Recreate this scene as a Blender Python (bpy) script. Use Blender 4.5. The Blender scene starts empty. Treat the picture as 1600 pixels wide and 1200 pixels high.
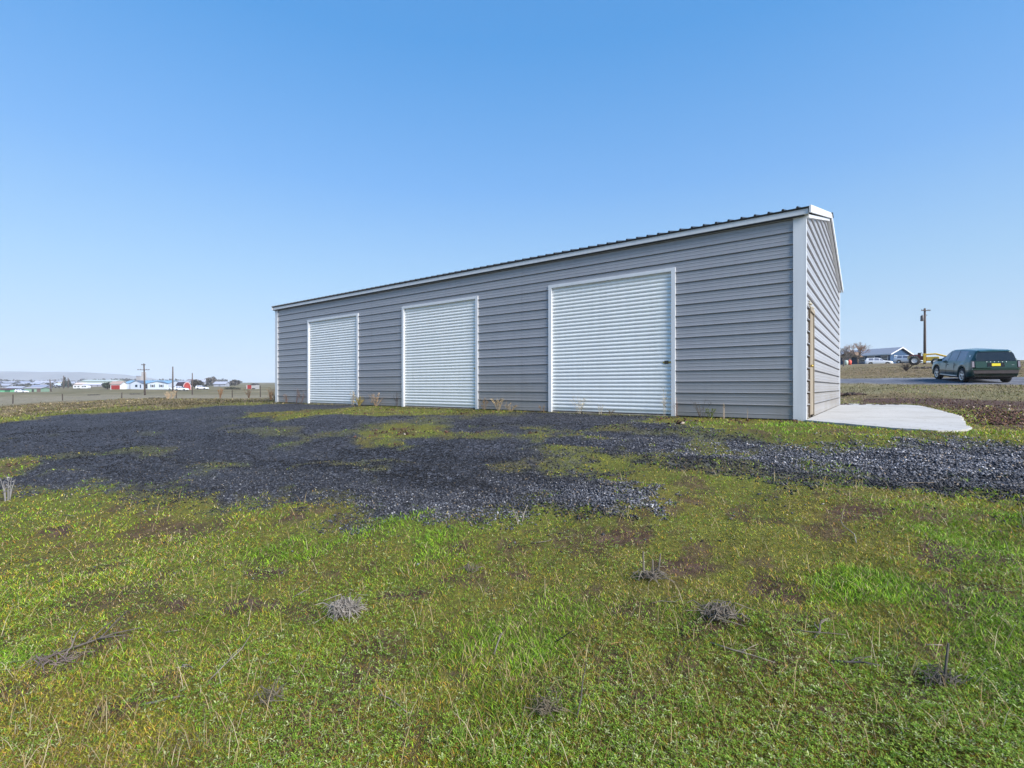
import bpy, math, random
import numpy as np
from mathutils import Vector, Matrix
R = math.radians
scene = bpy.context.scene
COL = scene.collection
random.seed(7)
rng = np.random.default_rng(11)

# ------------------------------------------------------------------ camera, sky, sun, exposure
CAMZ = 0.59
F = 775.0                      # focal length in pixels of the 1600 px wide photograph
cam = bpy.data.cameras.new('camera')
cam.sensor_width = 36; cam.lens = F / 1600 * 36; cam.shift_y = 5 / 1600
cam.clip_start = 0.05; cam.clip_end = 40000
camo = bpy.data.objects.new('camera', cam); COL.objects.link(camo)
camo.location = (0, 0, CAMZ); camo.rotation_euler = (R(90), 0, 0)
scene.camera = camo

SUN_EL, SUN_AZ = 34.0, 135.0   # azimuth clockwise from +Y
EXPO = 0.8
world = bpy.data.worlds.new('World'); scene.world = world; world.use_nodes = True
wn = world.node_tree; bg = wn.nodes['Background']
sky = wn.nodes.new('ShaderNodeTexSky'); sky.sky_type = 'NISHITA'; sky.sun_disc = False
sky.sun_elevation = R(SUN_EL); sky.sun_rotation = R(SUN_AZ)
sky.altitude = 200; sky.air_density = 1.0; sky.dust_density = 0.6; sky.ozone_density = 2.2
# grade of the clear sky by height: cleaner blue aloft, pale blue at the horizon
wtc = wn.nodes.new('ShaderNodeTexCoord'); wsx = wn.nodes.new('ShaderNodeSeparateXYZ'); wn.links.new(wtc.outputs['Generated'], wsx.inputs[0])
wr = wn.nodes.new('ShaderNodeValToRGB'); wn.links.new(wsx.outputs[2], wr.inputs[0])
SKYGRADE = [(0.0, (.37, .47, .75)), (.05, (.35, .355, .46)), (.10, (.37, .375, .425)), (.20, (.50, .51, .51)), (.366, (.57, .68, .75)), (.57, (.44, .77, .92))]
for _k, (_p, _c) in enumerate(SKYGRADE):
    _e = wr.color_ramp.elements[_k] if _k < 2 else wr.color_ramp.elements.new(_p)
    _e.position = _p; _e.color = (*_c, 1)
wm = wn.nodes.new('ShaderNodeMix'); wm.data_type = 'RGBA'; wm.blend_type = 'MULTIPLY'; wm.inputs[0].default_value = 1
wn.links.new(sky.outputs[0], wm.inputs[6]); wn.links.new(wr.outputs[0], wm.inputs[7])
wsc = wn.nodes.new('ShaderNodeVectorMath'); wsc.operation = 'SCALE'; wsc.inputs['Scale'].default_value = 1.75; wn.links.new(wm.outputs[2], wsc.inputs[0])
# evens the sky out round the horizon, as thin high haze does
wg = wn.nodes.new('ShaderNodeValToRGB'); wn.links.new(wsx.outputs[2], wg.inputs[0])
for _k, (_p, _c) in enumerate([(0.0, (.64, .82, .99)), (.10, (.53, .76, .99)), (.20, (.39, .66, .97)), (.366, (.200, .475, .925)), (.57, (.090, .35, .80)), (1.0, (.065, .27, .68))]):
    _e = wg.color_ramp.elements[_k] if _k < 2 else wg.color_ramp.elements.new(_p)
    _e.position = _p; _e.color = (*_c, 1)
wgs = wn.nodes.new('ShaderNodeVectorMath'); wgs.operation = 'SCALE'; wgs.inputs['Scale'].default_value = 1 / (.1 * 2 ** EXPO); wn.links.new(wg.outputs[0], wgs.inputs[0])
wmx = wn.nodes.new('ShaderNodeMix'); wmx.data_type = 'RGBA'; wmx.inputs[0].default_value = .75
wn.links.new(wsc.outputs[0], wmx.inputs[6]); wn.links.new(wgs.outputs[0], wmx.inputs[7])
wn.links.new(wmx.outputs[2], bg.inputs[0]); bg.inputs[1].default_value = 0.10

sun = bpy.data.lights.new('sun', 'SUN'); sun.energy = 5.0; sun.angle = R(38); sun.color = (1, .955, .9)
suno = bpy.data.objects.new('sun', sun); COL.objects.link(suno)
sd = Vector((math.sin(R(SUN_AZ)) * math.cos(R(SUN_EL)), math.cos(R(SUN_AZ)) * math.cos(R(SUN_EL)), math.sin(R(SUN_EL))))
suno.rotation_euler = sd.to_track_quat('Z', 'Y').to_euler(); suno.location = sd * 60
vs = scene.view_settings
vs.view_transform = 'Standard'; vs.look = 'None'; vs.gamma = 1; vs.use_curve_mapping = False; vs.exposure = EXPO
scene.cycles.use_denoising = True
scene.cycles.max_bounces = 6
scene.cycles.volume_bounces = 0

# ------------------------------------------------------------------ helpers
def tag(o, label=None, cat=None, group=None, kind=None):
    if label: o['label'] = label
    if cat: o['category'] = cat
    if group: o['group'] = group
    if kind: o['kind'] = kind
    return o

def empty(name, loc, rz=0, label=None, cat=None, group=None):
    o = bpy.data.objects.new(name, None); COL.objects.link(o)
    o.location = loc; o.rotation_euler = (0, 0, rz); o.empty_display_size = .2
    return tag(o, label, cat, group)

class MB:
    def __init__(s): s.v = []; s.f = []
    def box(s, x0, x1, y0, y1, z0, z1, M=None):
        n = len(s.v)
        p = [(x, y, z) for z in (z0, z1) for y in (y0, y1) for x in (x0, x1)]
        if M is not None: p = [tuple(M @ Vector(q)) for q in p]
        s.v += p
        s.f += [tuple(n + i for i in q) for q in ((0, 2, 3, 1), (4, 5, 7, 6), (0, 1, 5, 4), (1, 3, 7, 5), (3, 2, 6, 7), (2, 0, 4, 6))]
        return s
    def poly(s, pts, idx=None):
        n = len(s.v); s.v += [tuple(p) for p in pts]
        for f in (idx or [tuple(range(len(pts)))]): s.f.append(tuple(n + i for i in f))
        return s
    def prism(s, pts, axis_vec):       # pts: planar loop, extruded along axis_vec
        n = len(s.v); k = len(pts); a = Vector(axis_vec)
        s.v += [tuple(p) for p in pts] + [tuple(Vector(p) + a) for p in pts]
        s.f.append(tuple(n + i for i in range(k))[::-1]); s.f.append(tuple(n + k + i for i in range(k)))
        for i in range(k):
            j = (i + 1) % k; s.f.append((n + i, n + j, n + k + j, n + k + i))
        return s
    def tube(s, pts, rads, seg=6, cap=True):
        pts = [Vector(p) for p in pts]; n0 = len(s.v)
        for i, p in enumerate(pts):
            t = (pts[min(i + 1, len(pts) - 1)] - pts[max(i - 1, 0)]).normalized()
            a = t.orthogonal().normalized() if i == 0 else (a - t * a.dot(t)).normalized()
            b = t.cross(a); r = rads[i] if hasattr(rads, '__len__') else rads
            for k in range(seg):
                c = 2 * math.pi * k / seg
                s.v.append(tuple(p + (a * math.cos(c) + b * math.sin(c)) * r))
        for i in range(len(pts) - 1):
            for k in range(seg):
                k2 = (k + 1) % seg
                s.f.append((n0 + i * seg + k, n0 + i * seg + k2, n0 + (i + 1) * seg + k2, n0 + (i + 1) * seg + k))
        if cap:
            s.f.append(tuple(n0 + k for k in range(seg))[::-1])
            m = n0 + (len(pts) - 1) * seg; s.f.append(tuple(m + k for k in range(seg)))
        return s
    def lathe(s, prof, seg=20, axis='z', c=(0, 0, 0)):   # prof: (r, h)
        n0 = len(s.v)
        for (r, h) in prof:
            for k in range(seg):
                a = 2 * math.pi * k / seg; x, y = r * math.cos(a), r * math.sin(a)
                q = (x, y, h) if axis == 'z' else ((x, h, y) if axis == 'y' else (h, x, y))
                s.v.append((q[0] + c[0], q[1] + c[1], q[2] + c[2]))
        for i in range(len(prof) - 1):
            for k in range(seg):
                k2 = (k + 1) % seg
                s.f.append((n0 + i * seg + k, n0 + i * seg + k2, n0 + (i + 1) * seg + k2, n0 + (i + 1) * seg + k))
        return s
    def mesh(s, name, m):
        me = bpy.data.meshes.new(name); me.from_pydata(s.v, [], s.f); me.materials.append(m); me.update(); return me
    def build(s, name, m, parent=None, smooth=False, bevel=0, loc=(0, 0, 0), rz=0):
        me = s.mesh(name, m)
        if smooth: me.polygons.foreach_set('use_smooth', [True] * len(me.polygons))
        return link(name, me, parent, loc, rz, bevel)

def link(name, me, parent=None, loc=(0, 0, 0), rz=0, bevel=0):
    o = bpy.data.objects.new(name, me); COL.objects.link(o)
    o.location = loc; o.rotation_euler = (0, 0, rz)
    if parent is not None: o.parent = parent
    if bevel:
        b = o.modifiers.new('bevel', 'BEVEL'); b.width = bevel; b.segments = 2; b.limit_method = 'ANGLE'
    return o

def np_mesh(name, V, Fc, m, col=None, smooth=False, extra=None):
    """V (n,3), Fc (m,k) equal sized faces, col (n,3) point colours"""
    me = bpy.data.meshes.new(name); V = np.asarray(V, np.float32); Fc = np.asarray(Fc, np.int32)
    me.vertices.add(len(V)); me.vertices.foreach_set('co', V.ravel())
    k = Fc.shape[1]; me.loops.add(Fc.size); me.loops.foreach_set('vertex_index', Fc.ravel())
    me.polygons.add(len(Fc)); me.polygons.foreach_set('loop_start', np.arange(len(Fc), dtype=np.int32) * k)
    me.polygons.foreach_set('loop_total', np.full(len(Fc), k, np.int32))
    if smooth: me.polygons.foreach_set('use_smooth', np.ones(len(Fc), bool))
    me.update(calc_edges=True)
    if col is not None:
        a = me.attributes.new('col', 'FLOAT_COLOR', 'POINT')
        a.data.foreach_set('color', np.concatenate([col, np.ones((len(col), 1))], 1).astype(np.float32).ravel())
    for nm, arr in (extra or {}).items():
        a = me.attributes.new(nm, 'FLOAT', 'POINT'); a.data.foreach_set('value', arr.astype(np.float32))
    me.materials.append(m); return me

def copy_tree(o, parent=None):
    c = o.copy(); COL.objects.link(c)
    if parent is not None: c.parent = parent
    for ch in [x for x in KIDS.get(o.name, [])]: copy_tree(ch, c)
    return c
KIDS = {}
def note_kids(o):
    for ch in o.children_recursive + [o]: KIDS[ch.name] = list(ch.children)

# value noise
_P = rng.random((256, 256))
def vnoise(x, y):
    xi = np.floor(x).astype(int); yi = np.floor(y).astype(int); fx = x - xi; fy = y - yi
    fx = fx * fx * (3 - 2 * fx); fy = fy * fy * (3 - 2 * fy)
    a = _P[xi & 255, yi & 255]; b = _P[(xi + 1) & 255, yi & 255]; c = _P[xi & 255, (yi + 1) & 255]; d = _P[(xi + 1) & 255, (yi + 1) & 255]
    return (a * (1 - fx) + b * fx) * (1 - fy) + (c * (1 - fx) + d * fx) * fy
def fbm(x, y, o=4):
    s = 0; a = .5; t = 0
    for i in range(o): s = s + a * vnoise(x * 2 ** i + 17.3 * i, y * 2 ** i + 5.1 * i); t += a; a *= .5
    return s / t
def sst(a, b, x):
    t = np.clip((x - a) / (b - a), 0, 1); return t * t * (3 - 2 * t)

# ------------------------------------------------------------------ materials
MATS = {}
def mat(name, color, rough=.8, metal=0, spec=.5, noise=0, nscale=6, bump=0, bscale=40, coat=0, col2=None, stretch=None):
    if name in MATS: return MATS[name]
    m = bpy.data.materials.new(name); m.use_nodes = True; nt = m.node_tree; b = nt.nodes['Principled BSDF']
    b.inputs['Roughness'].default_value = rough; b.inputs['Metallic'].default_value = metal
    b.inputs['Specular IOR Level'].default_value = spec; b.inputs['Coat Weight'].default_value = coat
    b.inputs['Base Color'].default_value = (*color, 1)
    tc = nt.nodes.new('ShaderNodeTexCoord')
    src = tc.outputs['Object']
    if stretch:
        mp = nt.nodes.new('ShaderNodeMapping'); mp.inputs['Scale'].default_value = stretch
        nt.links.new(src, mp.inputs[0]); src = mp.outputs[0]
    if noise or col2:
        n = nt.nodes.new('ShaderNodeTexNoise'); n.inputs['Scale'].default_value = nscale; n.inputs['Detail'].default_value = 6
        nt.links.new(src, n.inputs[0])
        r = nt.nodes.new('ShaderNodeValToRGB'); nt.links.new(n.outputs[0], r.inputs[0])
        c2 = col2 or tuple(min(1, c * (1 + noise)) for c in color); c1 = tuple(c * (1 - noise) for c in color)
        r.color_ramp.elements[0].position = .33; r.color_ramp.elements[1].position = .67
        r.color_ramp.elements[0].color = (*c1, 1); r.color_ramp.elements[1].color = (*c2, 1)
        nt.links.new(r.outputs[0], b.inputs['Base Color'])
    if bump:
        n = nt.nodes.new('ShaderNodeTexNoise'); n.inputs['Scale'].default_value = bscale; n.inputs['Detail'].default_value = 4
        nt.links.new(src, n.inputs[0]); bm = nt.nodes.new('ShaderNodeBump'); bm.inputs['Strength'].default_value = bump
        bm.inputs['Distance'].default_value = .01
        nt.links.new(n.outputs[0], bm.inputs['Height']); nt.links.new(bm.outputs[0], b.inputs['Normal'])
    MATS[name] = m; return m

def attr_mat(name, rough=.8, spec=.3, trans=0, tint=None):
    m = bpy.data.materials.new(name); m.use_nodes = True; nt = m.node_tree; b = nt.nodes['Principled BSDF']
    a = nt.nodes.new('ShaderNodeAttribute'); a.attribute_name = 'col'
    nt.links.new(a.outputs['Color'], b.inputs['Base Color'])
    b.inputs['Roughness'].default_value = rough; b.inputs['Specular IOR Level'].default_value = spec
    if trans:
        t = nt.nodes.new('ShaderNodeBsdfTranslucent'); mx = nt.nodes.new('ShaderNodeMixShader'); mx.inputs[0].default_value = trans
        nt.links.new(a.outputs['Color'], t.inputs[0]); nt.links.new(b.outputs[0], mx.inputs[1]); nt.links.new(t.outputs[0], mx.inputs[2])
        nt.links.new(mx.outputs[0], nt.nodes['Material Output'].inputs[0])
    return m

def metal_paint(name, color, stain=0.0, rough=.38, streak=.08):
    """painted steel sheet: faint vertical streaks, dust, splash dirt near the ground (object z is height)"""
    m = bpy.data.materials.new(name); m.use_nodes = True; nt = m.node_tree; N = nt.nodes; L = nt.links; b = N['Principled BSDF']
    tc = N.new('ShaderNodeNewGeometry'); mp = N.new('ShaderNodeMapping'); mp.inputs['Scale'].default_value = (5, 5, .35)
    L.new(tc.outputs['Position'], mp.inputs[0])
    n = N.new('ShaderNodeTexNoise'); n.inputs['Scale'].default_value = 2.2; n.inputs['Detail'].default_value = 8; L.new(mp.outputs[0], n.inputs[0])
    n2 = N.new('ShaderNodeTexNoise'); n2.inputs['Scale'].default_value = .9; n2.inputs['Detail'].default_value = 7; L.new(tc.outputs['Position'], n2.inputs[0])
    mr = N.new('ShaderNodeMapRange'); mr.inputs[1].default_value = .3; mr.inputs[2].default_value = .7
    mr.inputs[3].default_value = 1 - streak; mr.inputs[4].default_value = 1 + streak; L.new(n.outputs[0], mr.inputs[0])
    vm = N.new('ShaderNodeMix'); vm.data_type = 'RGBA'; vm.blend_type = 'MULTIPLY'; vm.inputs[0].default_value = 1
    vm.inputs[6].default_value = (*color, 1); L.new(mr.outputs[0], vm.inputs[7])
    out = vm.outputs[2]
    sx = N.new('ShaderNodeSeparateXYZ'); L.new(tc.outputs['Position'], sx.inputs[0])
    h = N.new('ShaderNodeMapRange'); h.inputs[1].default_value = 1.35; h.inputs[2].default_value = 0.0
    h.inputs[3].default_value = 0; h.inputs[4].default_value = 1; L.new(sx.outputs[2], h.inputs[0])
    pw = N.new('ShaderNodeMath'); pw.operation = 'POWER'; pw.inputs[1].default_value = 1.3; L.new(h.outputs[0], pw.inputs[0])
    mu = N.new('ShaderNodeMath'); mu.operation = 'MULTIPLY'; L.new(pw.outputs[0], mu.inputs[0]); L.new(n2.outputs[0], mu.inputs[1])
    m3 = N.new('ShaderNodeMath'); m3.operation = 'MULTIPLY'; m3.inputs[1].default_value = stain; m3.use_clamp = True; L.new(mu.outputs[0], m3.inputs[0])
    mx = N.new('ShaderNodeMix'); mx.data_type = 'RGBA'; L.new(m3.outputs[0], mx.inputs[0]); L.new(out, mx.inputs[6]); mx.inputs[7].default_value = (.19, .165, .12, 1)
    L.new(mx.outputs[2], b.inputs['Base Color'])
    b.inputs['Roughness'].default_value = rough
    nb = N.new('ShaderNodeTexNoise'); nb.inputs['Scale'].default_value = .9; L.new(tc.outputs['Position'], nb.inputs[0])
    bm = N.new('ShaderNodeBump'); bm.inputs['Strength'].default_value = .12; bm.inputs['Distance'].default_value = .02
    L.new(nb.outputs[0], bm.inputs['Height']); L.new(bm.outputs[0], b.inputs['Normal'])
    return m

M_SIDE = metal_paint('grey_steel_siding', (.330, .335, .362), stain=1.0, streak=.03, rough=.32)
M_TRIM = metal_paint('white_steel_trim', (.66, .67, .69), stain=.25, rough=.35, streak=.05)
M_DOOR = metal_paint('white_roller_curtain', (.82, .83, .81), stain=.12, rough=.4, streak=.04)
M_ROOF = mat('charcoal_roof_steel', (.018, .019, .022), .45, noise=.2)
M_WOODT = mat('weathered_tan_wood', (.15, .12, .085), .8, col2=(.29, .25, .19), nscale=3, stretch=(12, 12, 1), bump=.3)
M_FOAM = mat('sprayed_foam', (.36, .33, .26), .9, noise=.2, bump=.5)
M_DARK = mat('dark_gap', (.02, .02, .022), .8, noise=.1)
M_TYRE = mat('tyre_rubber', (.014, .014, .015), .75, noise=.2)
M_RIM = mat('silver_rim', (.62, .63, .65), .28, metal=.9, noise=.03)
M_GLASS = mat('tinted_glass', (.012, .015, .018), .06, spec=.8, noise=.05)
M_SGLASS = mat('car_side_glass', (.17, .18, .24), .10, spec=1.0, noise=.2, nscale=2)  # pale lavender tone paints the sky's reflection into the side windows
M_BRASS = mat('brass_latch', (.42, .30, .08), .4, metal=.7, noise=.2)
M_POLE = mat('creosote_pole_wood', (.07, .052, .045), .9, noise=.3, nscale=2, stretch=(8, 8, .5), bump=.3)
M_WHITE = mat('white_painted_board', (.58, .60, .63), .6, noise=.05)
M_REDP = mat('red_barn_paint', (.24, .018, .016), .6, noise=.15)
M_BLUEROOF = mat('blue_metal_roof', (.17, .30, .43), .4, noise=.08)

# ------------------------------------------------------------------ terrain
Ax, Ay = 5.31, 9.0
ANG = math.atan2(-.597, .802)
def eg(x, y): return (x - Ax) * .802 - (y - Ay) * .597, (x - Ax) * .597 + (y - Ay) * .802
def pad(e, g, z=0):       # building coordinates to world
    return Vector((Ax + .802 * e + .597 * g, Ay - .597 * e + .802 * g, z))
def row_z(Y, row): return CAMZ - (row - 605) / F * Y
LT = [(60, -1.5), (100, row_z(100, 622)), (142, row_z(142, 618)), (230, row_z(230, 613)), (300, row_z(300, 609.5)), (420, row_z(420, 605.5)), (600, row_z(600, 602)), (1000, row_z(1000, 600)), (3000, row_z(3000, 598.5)), (9000, row_z(9000, 598.5))]
RT = [(60, -.7), (100, row_z(100, 618)), (142, row_z(142, 617)), (175, row_z(175, 613)), (200, row_z(200, 609)), (300, row_z(300, 605)), (420, row_z(420, 602.5)), (600, row_z(600, 600.5)), (1000, row_z(1000, 598.6)), (3000, row_z(3000, 597.8)), (9000, row_z(9000, 597.8))]
RISE = [(10.5, -.02), (13, .05), (16, .2), (20, .5), (25, .90), (28, 1.07), (32, 1.30), (42, 1.85), (65, 2.95), (93, 4.25), (112, 5.25), (120, 5.55), (140, 6.3), (170, 6.6), (1000, 12), (9000, 20)]
def H0(x, y):
    x = np.asarray(x, float); y = np.asarray(y, float)
    e, g = eg(x, y); d = -g
    z = -.015 - .84 * (np.clip((d - .9 - .9 * sst(-4, 0, e)) / 9.6, 0, 1.5) ** 1.05)
    r = np.interp(g, [k[0] for k in RISE], [k[1] for k in RISE], left=0)
    z = z + r * sst(-45, -4, e + 0 * y)
    lf = np.interp(-e, [20, 35, 49, 65, 90, 140, 4000], [0, .15, .42, 1.1, 1.7, 1.9, 2.0])
    z = z - lf
    u = x / np.maximum(y, 1)
    tu = sst(-.95, -.78, u)
    zf = np.interp(y, [k[0] for k in LT], [k[1] for k in LT]) * (1 - tu) + np.interp(y, [k[0] for k in RT], [k[1] for k in RT]) * tu
    w = sst(60, 110, y) * sst(35, 80, -e)
    return z * (1 - w) + zf * w
def H(x, y):
    x = np.asarray(x, float); y = np.asarray(y, float)
    e, g = eg(x, y)
    # keep the ground flat and just below the slab round the building
    inside = np.maximum(np.maximum(-19.5 - e, e - 3.5), np.maximum(-1.3 - g, g - 11.5))
    k = np.clip(inside / 1.2, 0, 1)
    r = np.hypot(x, y)
    n = (fbm(x * 1.3, y * 1.3, 3) - .5) * .10 * np.clip(12 / np.maximum(r, 12), 0, 1) + (fbm(x * .35 + 9, y * .35, 3) - .5) * .22
    n2 = (fbm(x * 6, y * 6, 2) - .5) * .03 * np.clip(1 - r / 25, 0, 1)
    rut = (fbm(e * .35 + 4, g * 2.6, 3) - .5) * .17 * np.clip(1 - np.abs(r - 10) / 10, 0, 1)
    n = n + rut
    n3 = (fbm(x * .03 + 3, y * .03 + 8, 3) - .5) * 1.0 * sst(50, 300, r)
    return H0(x, y) + (n + n2) * k + n3 - .01
def hz(x, y): return float(H(x, y))
def gp(px, py):            # where the photograph's pixel meets the ground
    u = (px - 800) / F; v = (605 - py) / F
    Y = np.geomspace(1.2, 3000, 4000); z = H(u * Y, Y); ray = CAMZ + v * Y
    i = int(np.argmax(ray <= z)); Yi = Y[i] if ray[i] <= z[i] else 3000
    return float(u * Yi), float(Yi)
def gpv(px, py, lift=0):
    x, y = gp(px, py); return Vector((x, y, hz(x, y) + lift))
def on_ground(px, Y, lift=0):
    x = (px - 800) / F * Y; return Vector((x, Y, hz(x, Y) + lift))

def poly_sd(poly, x, y):   # signed distance, + inside
    P = np.array(poly); d = np.full(x.shape, 1e9); ins = np.zeros(x.shape, bool)
    for i in range(len(P)):
        a = P[i]; b = P[(i + 1) % len(P)]; ab = b - a; L2 = (ab ** 2).sum() + 1e-12
        t = np.clip(((x - a[0]) * ab[0] + (y - a[1]) * ab[1]) / L2, 0, 1)
        d = np.minimum(d, np.hypot(x - a[0] - t * ab[0], y - a[1] - t * ab[1]))
        c = ((a[1] > y) != (b[1] > y)) & (x < (b[0] - a[0]) * (y - a[1]) / (b[1] - a[1] + 1e-12) + a[0]); ins ^= c
    return np.where(ins, d, -d)
def wp(pts): return [gp(*p) for p in pts]

YARD = wp([(-500, 720), (-250, 682), (0, 662), (60, 652), (150, 644), (230, 641), (300, 638), (380, 634), (440, 631)]) + [tuple(pad(e, -.05)[:2]) for e in (-17, -10, -6, -2.6)] + \
       wp([(1010, 655), (1060, 672), (1200, 684), (1290, 693), (1400, 690), (1500, 690), (1600, 697), (1900, 715), (2100, 730), (2100, 880), (1900, 830), (1700, 800), (1600, 786),
           (1500, 775), (1400, 760), (1340, 748), (1250, 752), (1200, 757), (1130, 745), (1066, 730), (1000, 712), (940, 712), (902, 726), (950, 745), (985, 768), (940, 790),
           (870, 802), (830, 815), (770, 820), (700, 803), (610, 805), (540, 815), (500, 795), (440, 785), (330, 788), (200, 778), (130, 768), (0, 768), (-200, 790), (-500, 850)])
GR_PATCH = [wp([(-80, 712), (45, 716), (25, 742), (-80, 752)]),
            wp([(500, 640), (555, 636), (620, 632), (740, 638), (860, 641), (780, 647), (680, 650), (600, 648), (470, 654), (380, 652), (400, 645)]),
            wp([(550, 676), (620, 665), (700, 668), (690, 677), (600, 686), (670, 697), (640, 700), (570, 692)]),
            wp([(820, 703), (870, 694), (905, 700), (890, 716), (845, 714)]),
            wp([(795, 724), (840, 722), (845, 732), (800, 733)])]
SPARSE = wp([(560, 662), (840, 664), (1100, 676), (1300, 700), (1250, 735), (1060, 728), (1000, 712), (900, 722), (800, 690), (560, 690)])
SOIL = wp([(1335, 631), (1430, 632), (1475, 641), (1510, 652), (1530, 672), (1600, 676), (1800, 690), (1800, 630), (1600, 626), (1450, 622), (1330, 622)])
ROAD_A = [tuple(pad(e, g)[:2]) for e, g in ((-60, 23.0), (-20, 23.6), (-3, 24.0), (3, 23.2), (8, 21.5), (14, 19.5), (30, 14), (60, 4), (70, 12), (34, 22.5), (16, 27.0), (8, 29.5), (0, 31.0), (-20, 31), (-60, 31))]

SPOTS = [(*gp(px, py), r_) for px, py, r_ in ((985, 843, .25), (1215, 925, .16), (1535, 935, .26), (1300, 1110, .20), (1080, 888, .18), (380, 948, .2), (465, 810, .35), (100, 830, .3), (285, 950, .2), (185, 1106, .12),
         (1500, 868, .25), (1000, 1090, .10), (1120, 972, .16), (430, 890, .16), (1340, 800, .22), (820, 900, .15), (640, 930, .14), (750, 850, .2), (1420, 1080, .10), (560, 1060, .08))]
LUSH = [(*gp(px, py), r_) for px, py, r_ in ((880, 965, .42), (1575, 990, .55), (1400, 925, .3), (20, 1035, .22), (1100, 1110, .15), (1590, 880, .5), (640, 830, .5), (1200, 668, 1.0), (1100, 660, .7), (470, 860, .3), (1450, 800, .6))]
def masks(x, y):
    nz = fbm(x * 1.1, y * 1.1, 5) - .5; nf = fbm(x * 5, y * 5, 3) - .5
    r = np.hypot(x, y)
    sdv = poly_sd(YARD, x, y) + nz * 1.3 + nf * .35
    g = sst(-.30, .45, sdv + .8 * (fbm(x * 9, y * 9, 2) - .5))
    for i, p in enumerate(GR_PATCH):
        g = g * (1 - .95 * sst(-.15, .18, poly_sd(p, x, y) + nz * .8 + nf * .5))
    sp = sst(-.3, .6, poly_sd(SPARSE, x, y))
    g = g * (1 - sp * .75 * sst(.47, .58, fbm(x * 2.3 + 3, y * 2.3, 5)))
    g = g * (1 - .5 * sst(.60, .72, fbm(x * 1.2 + 30, y * 1.2, 4)) * sst(20, 8, r))
    bare = 0
    for (cx, cy, rad) in SPOTS:
        bare = np.maximum(bare, sst(0, .45, 1 - np.hypot((x - cx) / 1.5, y - cy) / (rad * .75) + nz * 1.6 + nf * 2.0))
    road = sst(-.2, .5, poly_sd(ROAD_A, x, y) + nz * 1.2)
    soil = sst(-.1, .5, poly_sd(SOIL, x, y) + nz * 1.5)
    soil = np.maximum(soil * (1 - g), (.7) * sst(.60, .68, fbm(x * 3.4 + 50, y * 3.4 + 7, 5)) * (1 - g) * sst(30, 10, r))
    soil = np.maximum(soil, bare * .95 * (1 - g))
    e, gg = eg(x, y)
    # reddish clods beside the left end of the building
    clod = sst(.0, .5, .9 - np.hypot((e + 21.3) / 3.0, (gg + .1) / .8) + nz)
    soil = np.maximum(soil, clod * .9)
    return g, road, soil

# polar grid
th = np.radians(np.concatenate([np.linspace(-62, 62, 440), np.linspace(62, 298, 80)[1:-1]]))
rr = np.concatenate([[0.0], np.geomspace(.5, 4150, 460)])
TH, RR = np.meshgrid(th, rr)
X = RR * np.sin(TH); Y = RR * np.cos(TH); Z = H(X, Y)
nR, nT = X.shape
gm, rm, sm = masks(X, Y)
# dry field colour zone far from the yard; short green sward near
e_, g_ = eg(X, Y)
dry = np.clip(sst(14, 26, np.hypot(X, Y)), 0, 1) * sst(12, 17, np.hypot(X - 4, Y - 4))
dry = np.where((e_ > -3), dry * .8, dry)
V = np.stack([X.ravel(), Y.ravel(), Z.ravel()], 1)
i, j = np.meshgrid(np.arange(nR - 1), np.arange(nT), indexing='ij')
jn = (j + 1) % nT
FQ = np.stack([i * nT + j, i * nT + jn, (i + 1) * nT + jn, (i + 1) * nT + j], -1).reshape(-1, 4)[:, ::-1]

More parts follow.
